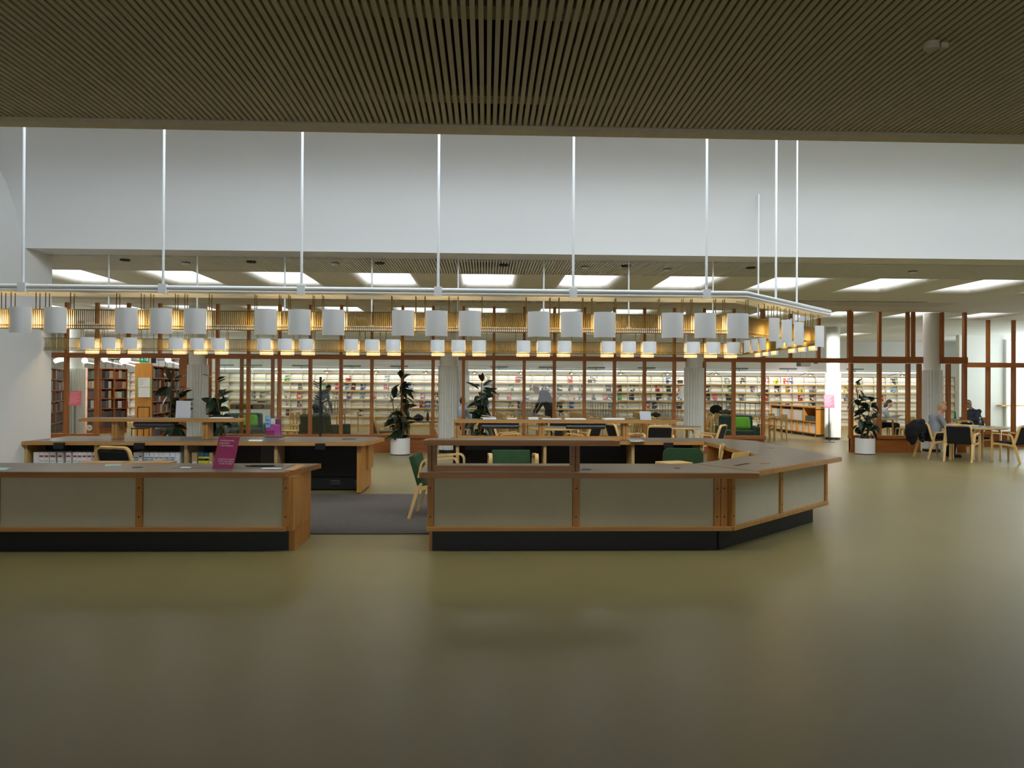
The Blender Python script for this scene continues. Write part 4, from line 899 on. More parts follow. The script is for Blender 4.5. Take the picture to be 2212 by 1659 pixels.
# ================================================================== READING ROOM FURNITURE
struct(MB().box(at(2072, 850, 26).x, XR, 26.0, 26.2, 0, 3.5).build('wall_back', WHITE))
wn = sroot('window_11'); pa_ = at(2176, 850, 25.9).x
MB().box(pa_, pa_ + 1.6, 25.93, 25.97, .3, 3.3).build('pane', WINL, wn); MB().box(pa_ - .05, pa_, 25.88, 26, .25, 3.35).build('window_frame', METALW, wn); MB().box(pa_ - .3, pa_ + 1.7, 25.75, 26, 1.0, 1.05).build('window_sill', BIRCHS, wn)
def reading_table(label, near, far, rack=True, wid=.85):
    a = Vector((at(near[0], 895, near[1]).x, near[1], 0)); b = Vector((at(far[0], 890, far[1]).x, far[1], 0)); v = b - a; L_ = v.length; ang = math.atan2(v.y, v.x)
    t = thing('reading_table', label, 'table', a, ang, 'long reading tables')
    MB().box(0, L_, -wid / 2, wid / 2, .70, .735).build('table_edge', BIRCH, t); MB().box(.02, L_ - .02, -wid / 2 + .02, wid / 2 - .02, .735, .738).build('table_top', LINO, t)
    for x in (.1, L_ / 2, L_ - .1):
        for y in (-wid / 2 + .06, wid / 2 - .06): MB().ribbon([(x, y, 0), (x, y, .62), (x, y * .96, .66), (x, y * .8, .695)], .06, .035, (1, 0, 0)).build('leg', BIRCH, t)
    if rack:
        r_ = MB().box(.3, L_ - .2, -.03, .03, 1.10, 1.125).build('rack_shelf', STEEL, t); MB().box(.3, L_ - .2, -.12, .12, 1.125, 1.135).build('rack_plate', STEEL, t)
        k = .35
        while k < L_ - .2: MB().cyl((k, -.02, .738), (k, -.02, 1.10), .010, 5).build('rack_post', STEEL, t); k += .42
    return t, a, v.normalized(), L_, ang
sc = c0
def chairs_along(tb, side, ts, lab):
    t, a, d, L_, ang = tb; n = Vector((-d.y, d.x, 0))
    for i, s in enumerate(ts):
        p = a + d * s + n * side * .62
        dup(sc, f'birch chair {lab}, {ORD[i]} from the near end', (p.x, p.y, 0), ang + (math.pi if side < 0 else 0), 'birch chairs at the reading tables')
tb1 = reading_table('long reading table with steel rack beyond the coat stand', (682, 21.8), (752, 26.5)); chairs_along(tb1, 1, (.5, 1.2, 1.9, 2.6), 'at the reading table beyond the coat stand')
tb2 = reading_table('long reading table at which the man in the charcoal coat bends', (1158, 21.4), (1116, 26.0)); chairs_along(tb2, 1, (.5, 1.1, 1.7, 2.3, 2.9), 'on the plant side of the bending man table'); chairs_along(tb2, -1, (.3, 1.4, 2.6), 'beside the bending man')
tb3 = reading_table('long reading table with steel rack receding behind the desk shelf papers', (1340, 21.2), (1262, 26.8)); chairs_along(tb3, 1, (.5, 1.1, 1.7, 2.3, 2.9, 3.5), 'along the rack table behind the papers')
tb4 = reading_table('long reading table behind the round table, near the grey sheet stand', (1476, 21.0), (1396, 26.5)); chairs_along(tb4, 1, (.3, 1.0, 1.7, 2.4, 3.1), 'behind the grey sheet stand'); chairs_along(tb4, -1, (.3, 1.0), 'beside the middle partition column')
tb5 = reading_table('long reading table ending in the open doorway, beside the green sofa', (1652, 22.3), (1530, 27.4)); chairs_along(tb5, 1, (.4, 1.1, 1.8, 2.5, 3.2, 3.9), 'behind the green sofa with the lime cushion'); chairs_along(tb5, -1, (.5, 1.4), 'in the open doorway')
tb6 = reading_table('reading table seen through the glass behind the doorway plant', (1935, 20.8), (1870, 23.0), False); chairs_along(tb6, -1, (.3, .9), 'behind the doorway plant')
tb7 = reading_table('reading table where the person in navy works, behind the glass', (2092, 20.95), (2042, 21.7), False)
def sofa(label, x, Y, w_, rz, cushion=True):
    t = thing('sofa', label, 'sofa', (at(x, 920, Y).x, Y, 0), rz, 'green sofas')
    MB().box(-w_ / 2, w_ / 2, -.38, .38, .08, .40).build('seat_base', SOFAG, t, bevel=.03); MB().box(-w_ / 2 + .12, w_ / 2 - .12, -.36, .2, .38, .50).build('seat_cushion', SOFAG, t, bevel=.04)
    M = Matrix.Translation((0, .26, .36)) @ Matrix.Rotation(R(-10), 4, 'X'); MB().box(-w_ / 2 + .1, w_ / 2 - .1, -.1, .1, 0, .50, M).build('backrest', SOFAG, t, bevel=.05)
    for s in (-1, 1): MB().box(s * (w_ / 2 - .07) - .07, s * (w_ / 2 - .07) + .07, -.40, .34, .1, .60).build('armrest', SOFAG, t, bevel=.03)
    for sx in (-1, 1):
        for y in (-.3, .3): MB().cyl((sx * (w_ / 2 - .1), y, 0), (sx * (w_ / 2 - .1), y, .09), .022, 8).build('foot', BLACKM, t)
    if cushion:
        p = t.matrix_world
        c = thing('cushion', 'lime green cushion on the ' + label.replace('bottle ', ''), 'cushion', t.location + Vector((0, 0, .5)), rz)
        M = Matrix.Translation((.1, .02, .17)) @ Matrix.Rotation(R(-28), 4, 'X'); MB().box(-.23, .23, -.06, .06, -.17, .17, M).build('cover', LIME, c, 60, bevel=.05, segs=3); MB().tube([M @ Vector(q_) for q_ in ((-.19, 0, -.172), (.19, 0, -.172), (.232, 0, -.13), (.232, 0, .13), (.19, 0, .172), (-.19, 0, .172), (-.232, 0, .13), (-.232, 0, -.13))], .006, 5, close=True).build('piping', LIME, c)
sofa('bottle green sofa behind the glass near the open doorway', 1592, 19.35, 1.05, R(-12))
sofa('bottle green sofa behind the glass beside the leaflet rack', 527, 19.5, 1.15, R(20))
sofa('bottle green sofa behind the coat stand', 700, 19.6, 1.1, R(150))
t = thing('low_stool', 'low birch table with bent legs behind the leaflet rack', 'table', (at(622, 930, 19.1).x, 19.1, 0))
MB().prism(rounded([(-.25, -.2), (.25, -.2), (.25, .2), (-.25, .2)], .06), .42, .455).build('table_top', BIRCH, t, smooth=30)
for x in (-.2, .02, .2): MB().ribbon([(x, -.15, 0), (x, -.15, .33), (x, -.13, .39), (x, -.07, .42)], .05, .03, (1, 0, 0)).build('leg', BIRCH, t)
ga = make_armchair('armchair', 'grey armchair behind the glass beside the tall rubber plant', GREYF, (at(828, 920, 19.2).x, 19.2, 0), R(110), 'reading room armchairs')
dup(ga, 'grey armchair deeper in the room behind the tall rubber plant', (at(858, 915, 20.3).x, 20.3, 0), R(200), 'reading room armchairs')
t = thing('side_table', 'small dark table with a bag on it, between the plant and the middle column', 'table', (at(915, 912, 20.0).x, 20.0, 0))
MB().box(-.5, .5, -.3, .3, .64, .67).build('table_top', LINO, t)
for x in (-.44, .2, .44): MB().box(x - .025, x + .025, -.26, -.21, 0, .64).box(x - .025, x + .025, .2, .25, 0, .64).build('leg', BIRCH, t)
def bag(label, x, y, Y, w_, h, mat_, z):
    p = at(x, y, Y); t = thing('bag', label, 'bag', (p.x, Y, z)); MB().ball((0, 0, h * .45), (w_ / 2, .12, h * .55), 14, 9).build('body', mat_, t, 70); MB().tube([(-.06, -.05, h * .8), (-.03, -.06, h * 1.12), (.03, -.06, h * 1.12), (.06, -.05, h * .8)], .010, 6).build('handle', BLACKM, t)
bag('black bag lying on the small dark table', 904, 905, 20.0, .28, .16, BLACKC, .67)
t = thing('bottle', 'dark upright bottle on the small dark table', 'bottle', (at(924, 905, 20.0).x, 20.0, .67)); MB().lathe([(.035, 0), (.035, .17), (.014, .21), (.014, .25)], n=12).build('body', BLACKM, t, 40); MB().lathe([(.016, .24), (.016, .27)], n=10).build('cap', STEEL, t)
bag('black backpack on the reading table behind the green sofa', 1547, 888, 24.6, .42, .30, BLACKC, .738)
bag('grey folded coat beside the backpack on the reading table', 1568, 893, 24.0, .46, .15, GREYF, .738)
bag('dark bag on the far end of the rack table', 1416, 899, 21.6, .30, .12, BLACKC, .738)
bag('brown backpack on the floor beside the middle column', 937, 928, 19.4, .30, .42, BCASE, 0)
# birch service counter in the reading room, floor lamp
t = thing('counter', 'high birch counter with white front, behind the doors near the leaflet rack', 'counter', (at(553, 885, 22).x, 22, 0), R(12))
MB().box(-.75, .45, -.3, .3, 1.04, 1.09).build('counter_top', BIRCHS, t); MB().box(-.7, .4, -.2, -.16, .1, .9).build('front_panel', WHITE, t); MB().box(-.7, .4, -.1, .25, 0, 1.04).build('cabinet_body', BIRCHS, t)
for x in (-.5, -.1, .2): MB().box(x - .03, x + .03, -.24, -.18, .92, 1.04).build('bracket', BLACKM, t)
for i, x in enumerate((548, 566)): p = at(x, 872, 22); o = MB().box(-.11, .11, -.08, .08, 0, .04).build('tray', (PAPERG, BLACKM)[i]); o.location = (p.x, 22.02, 1.09); tag(o, ('pale', 'dark')[i] + ' document tray on the high birch counter', 'tray', 'trays on the counter')
t = thing('floor_lamp', 'floor lamp with pale green conical shade behind the doors', 'lamp', (at(599, 860, 20.4).x, 20.4, 0))
MB().lathe([(.15, 0), (.15, .02), (.02, .03)], n=20).build('base', BLACKM, t, 40); MB().cyl((0, 0, .02), (0, 0, 1.4), .012, 8).build('pole', BLACKM, t); MB().lathe([(.19, 1.36), (.11, 1.66), (.105, 1.66), (.185, 1.36)], n=24).build('lamp_shade', CURT, t, 40)
for i, (x, y, Y) in enumerate(((1050, 838, 23.5), (1478, 846, 20.5), (1640, 852, 24))):
    t = thing('floor_lamp', ('pale green floor lamp shade behind the plant by the middle column', 'pale floor lamp shade half hidden by the round table column', 'small white globe lamp above the reading table in the doorway')[i], 'lamp', (at(x, y, Y).x, Y, 0))
    MB().lathe([(.14, 0), (.14, .02), (.02, .03)], n=18).build('base', BLACKM, t, 40); zz = at(x, y, Y).z
    MB().cyl((0, 0, .02), (0, 0, zz), .011, 8).build('pole', BLACKM, t); (MB().lathe([(.18, zz - .15), (.1, zz + .15)], n=20) if i < 2 else MB().ball((0, 0, zz), .07)).build('lamp_shade', CURT if i < 2 else METALW, t, 60)
# low open bookcase with white volumes beside the doorway column
pa_, pb_ = fl(1664, 929.5), fl(1762, 944)
v = pb_ - pa_; W_ = v.length; ang = math.atan2(v.y, v.x)
lb = thing('low_bookcase', 'low orange oak bookcase on castors with white volumes, in the open doorway', 'bookcase', (pa_.x, pa_.y, 0), ang)
H_ = .98
MB().box(0, W_ + .02, 0, .42, H_ - .04, H_).build('top_board', ORANGEW, lb); MB().box(0, W_, .38, .42, .1, H_).build('back_panel', ORANGEW, lb); MB().box(0, W_, 0, .42, .09, .12).build('bottom_board', ORANGEW, lb); MB().box(0, W_, .0, .02, .46, .50).box(0, W_, .02, .38, .47, .49).build('shelf_board', ORANGEW, lb)
MB().box(0, W_, .05, .4, .03, .09).build('plinth', PLINTH, lb); MB().box(W_, W_ + .03, 0, .44, .08, H_).build('end_panel', ORANGEW, lb); MB().box(W_ + .03, W_ + .034, .0, .44, H_ - .10, H_ - .07).build('name_slot', BLACKM, lb)
for k in range(5): x = k * W_ / 4; MB().box(max(0, x - .015), min(W_, x + .015), 0, .4, .12, H_ - .04).build('upright', ORANGEW, lb)
for k in range(4): x = (k + .5) * W_ / 4; MB().box(x - .01, x + .01, 0, .4, .12, .46).build('upright', ORANGEW, lb)
for k in range(5): MB().cyl((k * (W_ - .1) / 4 + .05, -.01, .03), (k * (W_ - .1) / 4 + .05, .03, .03), .03, 10).build('castor', STEEL, lb)
Mw = Matrix.Translation(lb.location) @ Matrix.Rotation(ang, 4, 'Z'); vol = [MB().box(-.5, .5, 0, .26, 0, 1).mesh('volume', mat(n_, c, .7, var=.08, scale=(1, 1, 14))) for n_, c in (('white volume', (232, 232, 232)), ('cream volume', (228, 220, 196)), ('grey volume', (150, 158, 172)))]
rnd = random.Random(4); vc = {}
for r_, (z, n_, hh) in enumerate(((.50, 4, .36), (.12, 8, .31))):
    for k in range(n_):
        x = k * W_ / n_ + .02; x1 = (k + 1) * W_ / n_ - .02
        if r_ == 0 and k == 3:
            o = link('archive_box', MB().box(-.3, .3, 0, .3, 0, .17).mesh('archive_box', GREYF)); o.matrix_world = Mw @ Matrix.Translation(((x + x1) / 2, .06, z)); o.scale = ((x1 - x) / .62, 1, 1); tag(o, 'grey archive box on the upper shelf of the low orange bookcase', 'box'); continue
        while x < x1 - .03:
            wd = rnd.uniform(.05, .09); o = link('volume', vol[rnd.choice((0, 0, 0, 1, 1, 2 if k == 0 else 0))]); o.matrix_world = Mw @ Matrix.Translation((x + wd / 2, .06, z)) @ Matrix.Diagonal((wd * .95, 1, hh * rnd.uniform(.95, 1), 1))
            vc[r_] = vc.get(r_, -1) + 1; tag(o, f'bound volume, {ordw(vc[r_])} from the left on the {("upper", "lower")[r_]} shelf of the low orange bookcase', 'book', f'volumes on the {("upper", "lower")[r_]} shelf of the low bookcase'); x += wd

# ================================================================== PEOPLE
def figure(name, label, loc, rz, J, top, trousers, hair, hairkind, shoes=BLACKM, long_coat=False, voxel=.012):
    """J: joints in local metres, the figure faces local -Y"""
    t = thing(name, label, 'person', loc, rz); V_ = {k: Vector(v) for k, v in J.items()}
    def cap(b, p, q, r_, r1): b.cyl(p, q, r_, 12, r1); b.ball(p, r_, 12, 8); b.ball(q, r1, 12, 8)
    def fin(b, nm_, m, par, vx):
        o = b.build(nm_, m, par, smooth=180); r_ = o.modifiers.new('skin', 'REMESH'); r_.mode = 'VOXEL'; r_.voxel_size = vx; r_.use_smooth_shade = True
        s_ = o.modifiers.new('soft', 'SMOOTH'); s_.iterations = 3; s_.factor = .5; return o
    b = MB(); h = V_['head']; fd = V_['face'].normalized(); upv = V_['crown'].normalized(); sd = fd.cross(upv)
    Mh = Matrix((sd, fd, upv)).transposed()
    b.ball(h, (.073, .092, .112), 16, 12, Mh); b.ball(h + fd * .045 - upv * .055, (.05, .05, .055), 12, 8, Mh)              # skull and jaw
    b.ball(h + fd * .098 - upv * .02, (.013, .022, .022), 8, 6, Mh); b.ball(h + fd * .083 - upv * .062, (.026, .014, .009), 8, 6, Mh)   # nose, mouth
    for s in (-1, 1): b.ball(h + sd * s * .076 - upv * .015 - fd * .01, (.012, .022, .032), 8, 6, Mh); b.ball(h + fd * .083 + sd * s * .03 + upv * .018, (.015, .012, .007), 8, 6, Mh)
    cap(b, V_['neck'], h - upv * .06, .052, .05); cap(b, V_['pelvis'], V_['chest'], .125, .13)
    for s in ('l', 'r'):
        cap(b, V_['chest'], V_['sh_' + s], .09, .055); cap(b, V_['sh_' + s], V_['el_' + s], .046, .036); cap(b, V_['el_' + s], V_['wr_' + s], .036, .026)
        w_ = V_['wr_' + s]; d = (w_ - V_['el_' + s]).normalized(); sx = d.cross(Vector((0, 0, 1))).normalized(); dn = sx.cross(d); cap(b, w_, w_ + d * .07, .026, .03)
        for k, (o_, ln) in enumerate(((-.03, .065), (-.010, .078), (.011, .074), (.03, .058))):
            p = w_ + d * .085 + sx * o_; q = p + d * ln * .55 - dn * .008; cap(b, p, q, .0105, .010); cap(b, q, q + d * ln * .4 - dn * .025, .010, .0085)
        th = 1 if s == 'l' else -1; p = w_ + d * .03 + sx * .03 * th; cap(b, p, p + d * .045 + sx * .03 * th - dn * .01, .012, .0105)
        cap(b, V_['hip_' + s], V_['kn_' + s], .082, .055); cap(b, V_['kn_' + s], V_['an_' + s], .054, .038); cap(b, V_['an_' + s] - Vector((0, 0, .03)), V_['to_' + s], .04, .032)
    fin(b, 'body', SKIN, t, voxel)
    b = MB(); kk = 1.22 if long_coat else 1; cap(b, V_['pelvis'] + (V_['chest'] - V_['pelvis']) * .12, V_['chest'], .15 * kk, .152 * kk); cap(b, V_['chest'], V_['neck'] - (V_['neck'] - V_['chest']) * .15, .11, .068)
    for s in ('l', 'r'): cap(b, V_['chest'], V_['sh_' + s], .11, .07); cap(b, V_['sh_' + s], V_['el_' + s], .064, .052); cap(b, V_['el_' + s], V_['wr_' + s], .052, .04)
    if long_coat: cap(b, V_['pelvis'], (V_['hip_l'] + V_['hip_r']) / 2 + ((V_['kn_l'] + V_['kn_r']) / 2 - (V_['hip_l'] + V_['hip_r']) / 2) * .35, .165, .155)
    fin(b, 'jacket' if long_coat else 'sweater', top, t, .016)
    b = MB(); cap(b, V_['hip_l'], V_['hip_r'], .11, .11); cap(b, V_['pelvis'], (V_['hip_l'] + V_['hip_r']) / 2, .13, .11)
    for s in ('l', 'r'): cap(b, V_['hip_' + s], V_['kn_' + s], .098, .07); cap(b, V_['kn_' + s], V_['an_' + s], .068, .055)
    fin(b, 'trousers', trousers, t, .016)
    for s in ('l', 'r'): b = MB(); cap(b, V_['an_' + s] - Vector((0, 0, .035)), V_['to_' + s] - Vector((0, 0, .0)), .048, .042); fin(b, 'shoe', shoes, t, .012)
    b = MB(); b.ball(h - fd * .032 + upv * .024, (.080, .086, .102), 16, 10, Mh)
    if hairkind == 'bun': b.ball(h - fd * .03 + upv * .135, (.042, .042, .04), 12, 8, Mh)
    if hairkind == 'long': b.ball(h - fd * .05 - upv * .08, (.08, .06, .1), 12, 8, Mh)
    o = b.build('hair', hair, t, 180)
    if hairkind == 'bun': MB().tube([h + sd * .087 * math.cos(R(a)) + fd * .102 * math.sin(R(a)) + upv * .005 for a in range(55, 126, 10)], .010, 6).build('glasses', BLACKM, t)
    if hairkind == 'band': MB().tube([h + sd * (.095 * math.cos(R(a))) + upv * (.125 * math.sin(R(a))) - fd * .02 for a in range(-20, 201, 20)], .016, 8).build('headphone_band', PAPER, t, 60)
    return t
def seated(lean=.0, sh=.30, head_down=.5, reach=.42, seat=.50):
    """seated pose, facing -Y"""
    pel = Vector((0, .05, seat)); ch = pel + Vector((0, -.18 * lean - .02, .36 - .06 * lean)); nk = ch + Vector((0, -.10 * lean - .02, .15)); hd = nk + Vector((0, -.06 - .08 * lean, .16 - .03 * lean))
    J = dict(pelvis=pel, chest=ch, neck=nk, head=hd, face=(0, -1, -head_down), crown=(0, -head_down, 1))
    for s, k in ((1, 'l'), (-1, 'r')):
        J['sh_' + k] = ch + Vector((s * .17, 0, .09)); J['el_' + k] = ch + Vector((s * .22, -.12, -.16)); J['wr_' + k] = Vector((s * .10, -reach, .765)); J['hip_' + k] = Vector((s * .09, .02, seat - .01)); J['kn_' + k] = Vector((s * .11, -.40, seat - .01)); J['an_' + k] = Vector((s * .11, -.36, .10)); J['to_' + k] = Vector((s * .12, -.52, .05))
    return J
def bending(fwd=.5, arm=.8):
    pel = Vector((0, .08, .96)); ch = Vector((0, -.12, 1.31)); nk = ch + Vector((0, -.14, .12)); hd = nk + Vector((0, -.13, .07))
    J = dict(pelvis=pel, chest=ch, neck=nk, head=hd, face=(0, -.6, -.8), crown=(0, -.8, .6))
    for s, k in ((1, 'l'), (-1, 'r')):
        J['sh_' + k] = ch + Vector((s * .17, -.05, .05)); J['el_' + k] = ch + Vector((s * .2, -.12, -.20)); J['wr_' + k] = Vector((s * .14, -.42, arm)); J['hip_' + k] = Vector((s * .09, .06, .90)); J['kn_' + k] = Vector((s * .10, .02, .50)); J['an_' + k] = Vector((s * .11, .06, .10)); J['to_' + k] = Vector((s * .12, -.12, .05))
    return J
J = seated(.35, head_down=.75, reach=.44, seat=.50)
figure('person', 'person in grey sweater with hair in a bun, seated and reading at the round table', (ac1.location.x + .02, 16.95, 0), R(90), J, GREYK, BLACKC, HAIRB, 'bun')
figure('person', 'person in charcoal coat bending over a reading table, back turned', (at(1184, 870, 23.6).x, 23.6, 0), R(-76), bending(), DARKC, DARKC, HAIRG, 'short', long_coat=True, voxel=.014)
figure('person', 'person in navy with white headphone band, bowed over a table behind the glass', (at(2116, 890, 21.0).x, 21.1, 0), R(-82), seated(.7, head_down=1.0, reach=.42, seat=.55), NAVY, BLACKC, HAIRD, 'band', voxel=.014)
figure('person', 'person in pale blue shirt leaning over the table beyond the coat stand', (at(692, 880, 24.8).x, 24.6, 0), R(60), bending(), BLUEC, NAVY, HAIRD, 'short', voxel=.016)
figure('person', 'person in grey top reading behind the glass and the doorway plant', (at(1906, 885, 22.6).x, 22.6, 0), R(70), seated(.4, head_down=.7), GREYK, BLACKC, HAIRD, 'long', voxel=.016)
figure('person', 'person in pale blue, nearly hidden between the middle column and a rubber plant', (at(995, 890, 20.4).x, 20.4, 0), R(150), seated(.2, head_down=.3, seat=.52), BLUEC, NAVY, HAIRD, 'short', voxel=.016)
# seats for the hidden sitters
dup(sc, 'birch chair under the person reading behind the doorway plant', (at(1906, 885, 22.6).x, 22.65, 0), R(70), 'birch chairs at the reading tables')
dup(sc, 'birch chair under the person hidden by the middle column', (at(995, 890, 20.4).x, 20.4, 0), R(150), 'birch chairs at the reading tables')
dup(sc, 'birch chair under the person in navy', (at(2116, 890, 21.0).x, 21.1, 0), R(-82), 'birch chairs at the reading tables')
# black jacket hung over the woman's chair
jk = thing('jacket', 'black jacket draped over the back of the seated woman chair', 'jacket', (ac1.location.x - .40, 16.95, 0))
b = MB()
for (x, y, z, r_) in ((.12, 0, .82, .09), (.04, .12, .79, .10), (.04, -.12, .79, .10), (-.04, 0, .76, .12), (-.08, .12, .69, .11), (-.08, -.13, .68, .11), (-.11, 0, .64, .12), (-.12, .09, .57, .11), (-.11, -.11, .56, .11), (-.13, 0, .50, .11), (-.12, .05, .44, .09), (-.11, -.06, .40, .08), (.06, .18, .70, .08), (.06, -.18, .70, .08), (.05, .2, .6, .07), (.05, -.2, .6, .07), (-.09, 0, .34, .06)): b.ball((x, y, z), r_, 12, 8)
o = b.build('cloth', BLACKC, jk, 180); m_ = o.modifiers.new('skin', 'REMESH'); m_.mode = 'VOXEL'; m_.voxel_size = .022; m_.use_smooth_shade = True; s_ = o.modifiers.new('soft', 'SMOOTH'); s_.iterations = 20; s_.factor = .6
b = MB()
for z, y in ((.66, -.2), (.58, -.21), (.5, -.215), (.42, -.21)): b.ball((.02, y, z), .05, 10, 7)
o = b.build('sleeve', BLACKC, jk, 180); m_ = o.modifiers.new('skin', 'REMESH'); m_.mode = 'VOXEL'; m_.voxel_size = .015; m_.use_smooth_shade = True

# ================================================================== SMALL THINGS ON TABLES AND DESKS
def text(s, size, loc, M, m, parent, align='LEFT', name='lettering'):
    c = bpy.data.curves.new(name, 'FONT'); c.body = s; c.size = size; c.align_x = align; c.extrude = .0004; c.space_line = .95
    tmp = bpy.data.objects.new(name, c); COL.objects.link(tmp); dg = bpy.context.evaluated_depsgraph_get(); me = bpy.data.meshes.new_from_object(tmp.evaluated_get(dg)); bpy.data.objects.remove(tmp)
    me.materials.clear(); me.materials.append(m); o = link(name, me, parent); o.matrix_local = M @ Matrix.Translation(loc) @ Matrix.Rotation(R(90), 4, 'X'); return o
p = fl(481, 1012.5, HT + .002)
sg = thing('table_sign', 'magenta sign with white lettering in a clear stand on the near desk', 'sign', (p.x, p.y, HT + .002), R(-15))
M = Matrix.Rotation(R(-20), 4, 'X'); wS, hS = .112, .318
MB().box(-wS, wS, -.002, .002, .004, hS, M).build('print', MAGENTA, sg); MB().box(-wS - .004, wS + .004, -.005, -.003, 0, hS + .008, M).build('acrylic_cover', ACRYL, sg)
MB().box(-wS - .004, wS + .004, -.03, .14, 0, .004).build('acrylic_foot', ACRYL, sg)
text('Asiakaspalvelu\npääaulassa\n1. kerroksessa', .027, (-wS + .018, -.0025, hS - .045), M, TEXTW, sg); text('Customer service\nin the main lobby\non the 1st floor', .0235, (wS - .012, -.0025, .088), M, TEXTW, sg, 'RIGHT')
for i, (x0, x1, y0, y1, Y) in enumerate(((386, 438, 946, 1009, 7.55), (562, 613, 950, 1009, 7.55))):
    a, c = at(x0, y1, Y), at(x1, y0, Y); t = thing('acrylic_stand', ('empty clear acrylic stand on the near desk, farther from the magenta sign end', 'empty clear acrylic stand on the near desk beside the oak inlay')[i], 'display stand', (a.x, Y, HT + .002), 0, 'clear acrylic stands')
    M = Matrix.Rotation(R(-10), 4, 'X'); MB().box(0, c.x - a.x, -.002, .002, 0, .30, M).build('front_sheet', ACRYL, t); MB().box(0, c.x - a.x, -.04, .1, 0, .004).build('foot', ACRYL, t)
def sheet(label, pts, z, m, th=.002, cat='paper', grp='loose papers', name='paper_sheet'):
    q = [fl(x, y, z + th) for x, y in pts]; cx_ = sum(p.x for p in q) / len(q); cy_ = sum(p.y for p in q) / len(q)
    o = MB().prism([(p.x - cx_, p.y - cy_) for p in q], 0, th).build(name, m); o.location = (cx_, cy_, z); tag(o, label, cat, grp); return o
TEAL = mat('pale teal paper', (176, 206, 206), .7)
z0 = HT + .0015
sheet('pale teal sheet on the near desk in front of the black staff chair', [(225, 1007), (260, 1006), (263, 1001.5), (228, 1002.5)], z0, TEAL)
sheet('pale teal sheet at the picture edge on the near desk', [(-20, 1016), (12, 1015), (22, 1010), (-5, 1010)], z0, TEAL)
sheet('white strip of paper in the desk tray near the acrylic stand', [(388, 1010.5), (410, 1010.5), (414, 1008.5), (392, 1008.5)], z0 + .003, PAPER)
sheet('white card strip on the near desk below the oak inlay', [(563, 1012.5), (606, 1012.5), (610, 1010.5), (568, 1010.5)], z0 + .003, PAPER)
t = thing('tablet', 'black flat scanner lying on the near desk', 'scanner', (fl(570, 1008, HT).x, fl(570, 1008, HT).y, HT + .004), R(3)); MB().box(-.12, .10, -.03, .03, 0, .014).build('body', BLACKM, t, bevel=.003); MB().prism([(-.12, -.03), (-.18, 0), (-.12, .03)], 0, .008).build('tip', BLACKM, t)
sheet('white sheet on the far desk in front of the leaflet rack', [(536, 952.5), (566, 952.5), (569, 950), (538, 950)], z0, PAPER)
ZS = 1.0625
def stack(label, x0, x1, y, Y, th, m=PAPER, rot=0, z=ZS):
    a, c = at(x0, y, Y), at(x1, y, Y); t = thing('paper_stack', label, 'paper stack', ((a.x + c.x) / 2, Y + .1, z + .001), R(rot), 'paper stacks on the raised shelves'); w_ = (c.x - a.x) / 2
    MB().box(-w_, w_, -.1, .1, 0, th).build('sheets', m, t); MB().box(-w_ * .96, w_ * .98, -.09, .1, th, th + .003, Matrix.Rotation(R(2), 4, 'Z')).build('top_sheet', PAPER, t)
stack('paper stack with a lifted leaf at the column end of the long raised shelf', 1043, 1072, 907, 11.62, .02)
t = thing('open_booklet', 'curled white booklet on the paper stack near the column', 'booklet', (at(1055, 904, 11.72).x, 11.72, ZS + .03), R(6)); MB().grid([[(-.11 + .022 * k, y, .03 - .003 * k) for k in range(11)] for y in (-.08, .08)]).grid([[(-.11 + .022 * k, y, .034 - .003 * k) for k in range(11)] for y in (.08, -.08)]).build('cover', PAPER, t); MB().box(-.11, .11, -.08, .08, -.006, 0).build('pages', PAPER, t)
stack('lilac paper stack on the long raised shelf near the first shelf post', 1096, 1117, 907, 11.62, .014, PAPERG)
stack('tall white paper stack over the second under-shelf lamp side', 1142, 1163, 907, 11.62, .026)
stack('wide low paper stack in the middle of the long raised shelf', 1172, 1213, 907, 11.62, .012, PAPERG)
stack('wide white paper stack right of the middle of the long raised shelf', 1222, 1266, 908, 11.62, .016)
stack('fanned white paper stack toward the grey sheet stand', 1305, 1349, 909, 11.62, .02, PAPER, 4)
stack('white and pink leaflets on the raised shelf beside the paper stand', 450, 495, 905, 11.6, .008, mat('pale pink paper', (240, 214, 214), .8))
def easel(label, x0, x1, y0, y1, Y, m, lean, z=ZS, rz=0, foot=True):
    a, c = at(x0, y1, Y), at(x1, y0, Y); t = thing('paper_stand', label, 'display stand', (a.x, Y, z), rz); M = Matrix.Rotation(R(-lean), 4, 'X'); h = (c.z - z) / math.cos(R(lean))
    MB().box(0, c.x - a.x, -.003, .003, 0, h, M).build('sheet', m, t); MB().box(0, c.x - a.x, 0, .09, 0, .004).build('foot', ACRYL, t)
    MB().box(.0, c.x - a.x, -.006, -.003, 0, .035, M).build('ledge', m, t)
easel('white paper stand standing upright on the raised shelf beside the rubber plant', 379, 411, 866, 905, 11.68, PAPERG, 6)
easel('grey tilted sheet stand at the end of the long raised shelf', 1383, 1407, 889, 909, 11.68, PAPERG, 25)
t = sheet('open magazine lying on the far desk top beside the shelf post', [(1363, 953.5), (1394, 953), (1384, 949), (1356, 949.5)], z0, cover_mat('white'), .008, 'magazine', None, 'magazine')
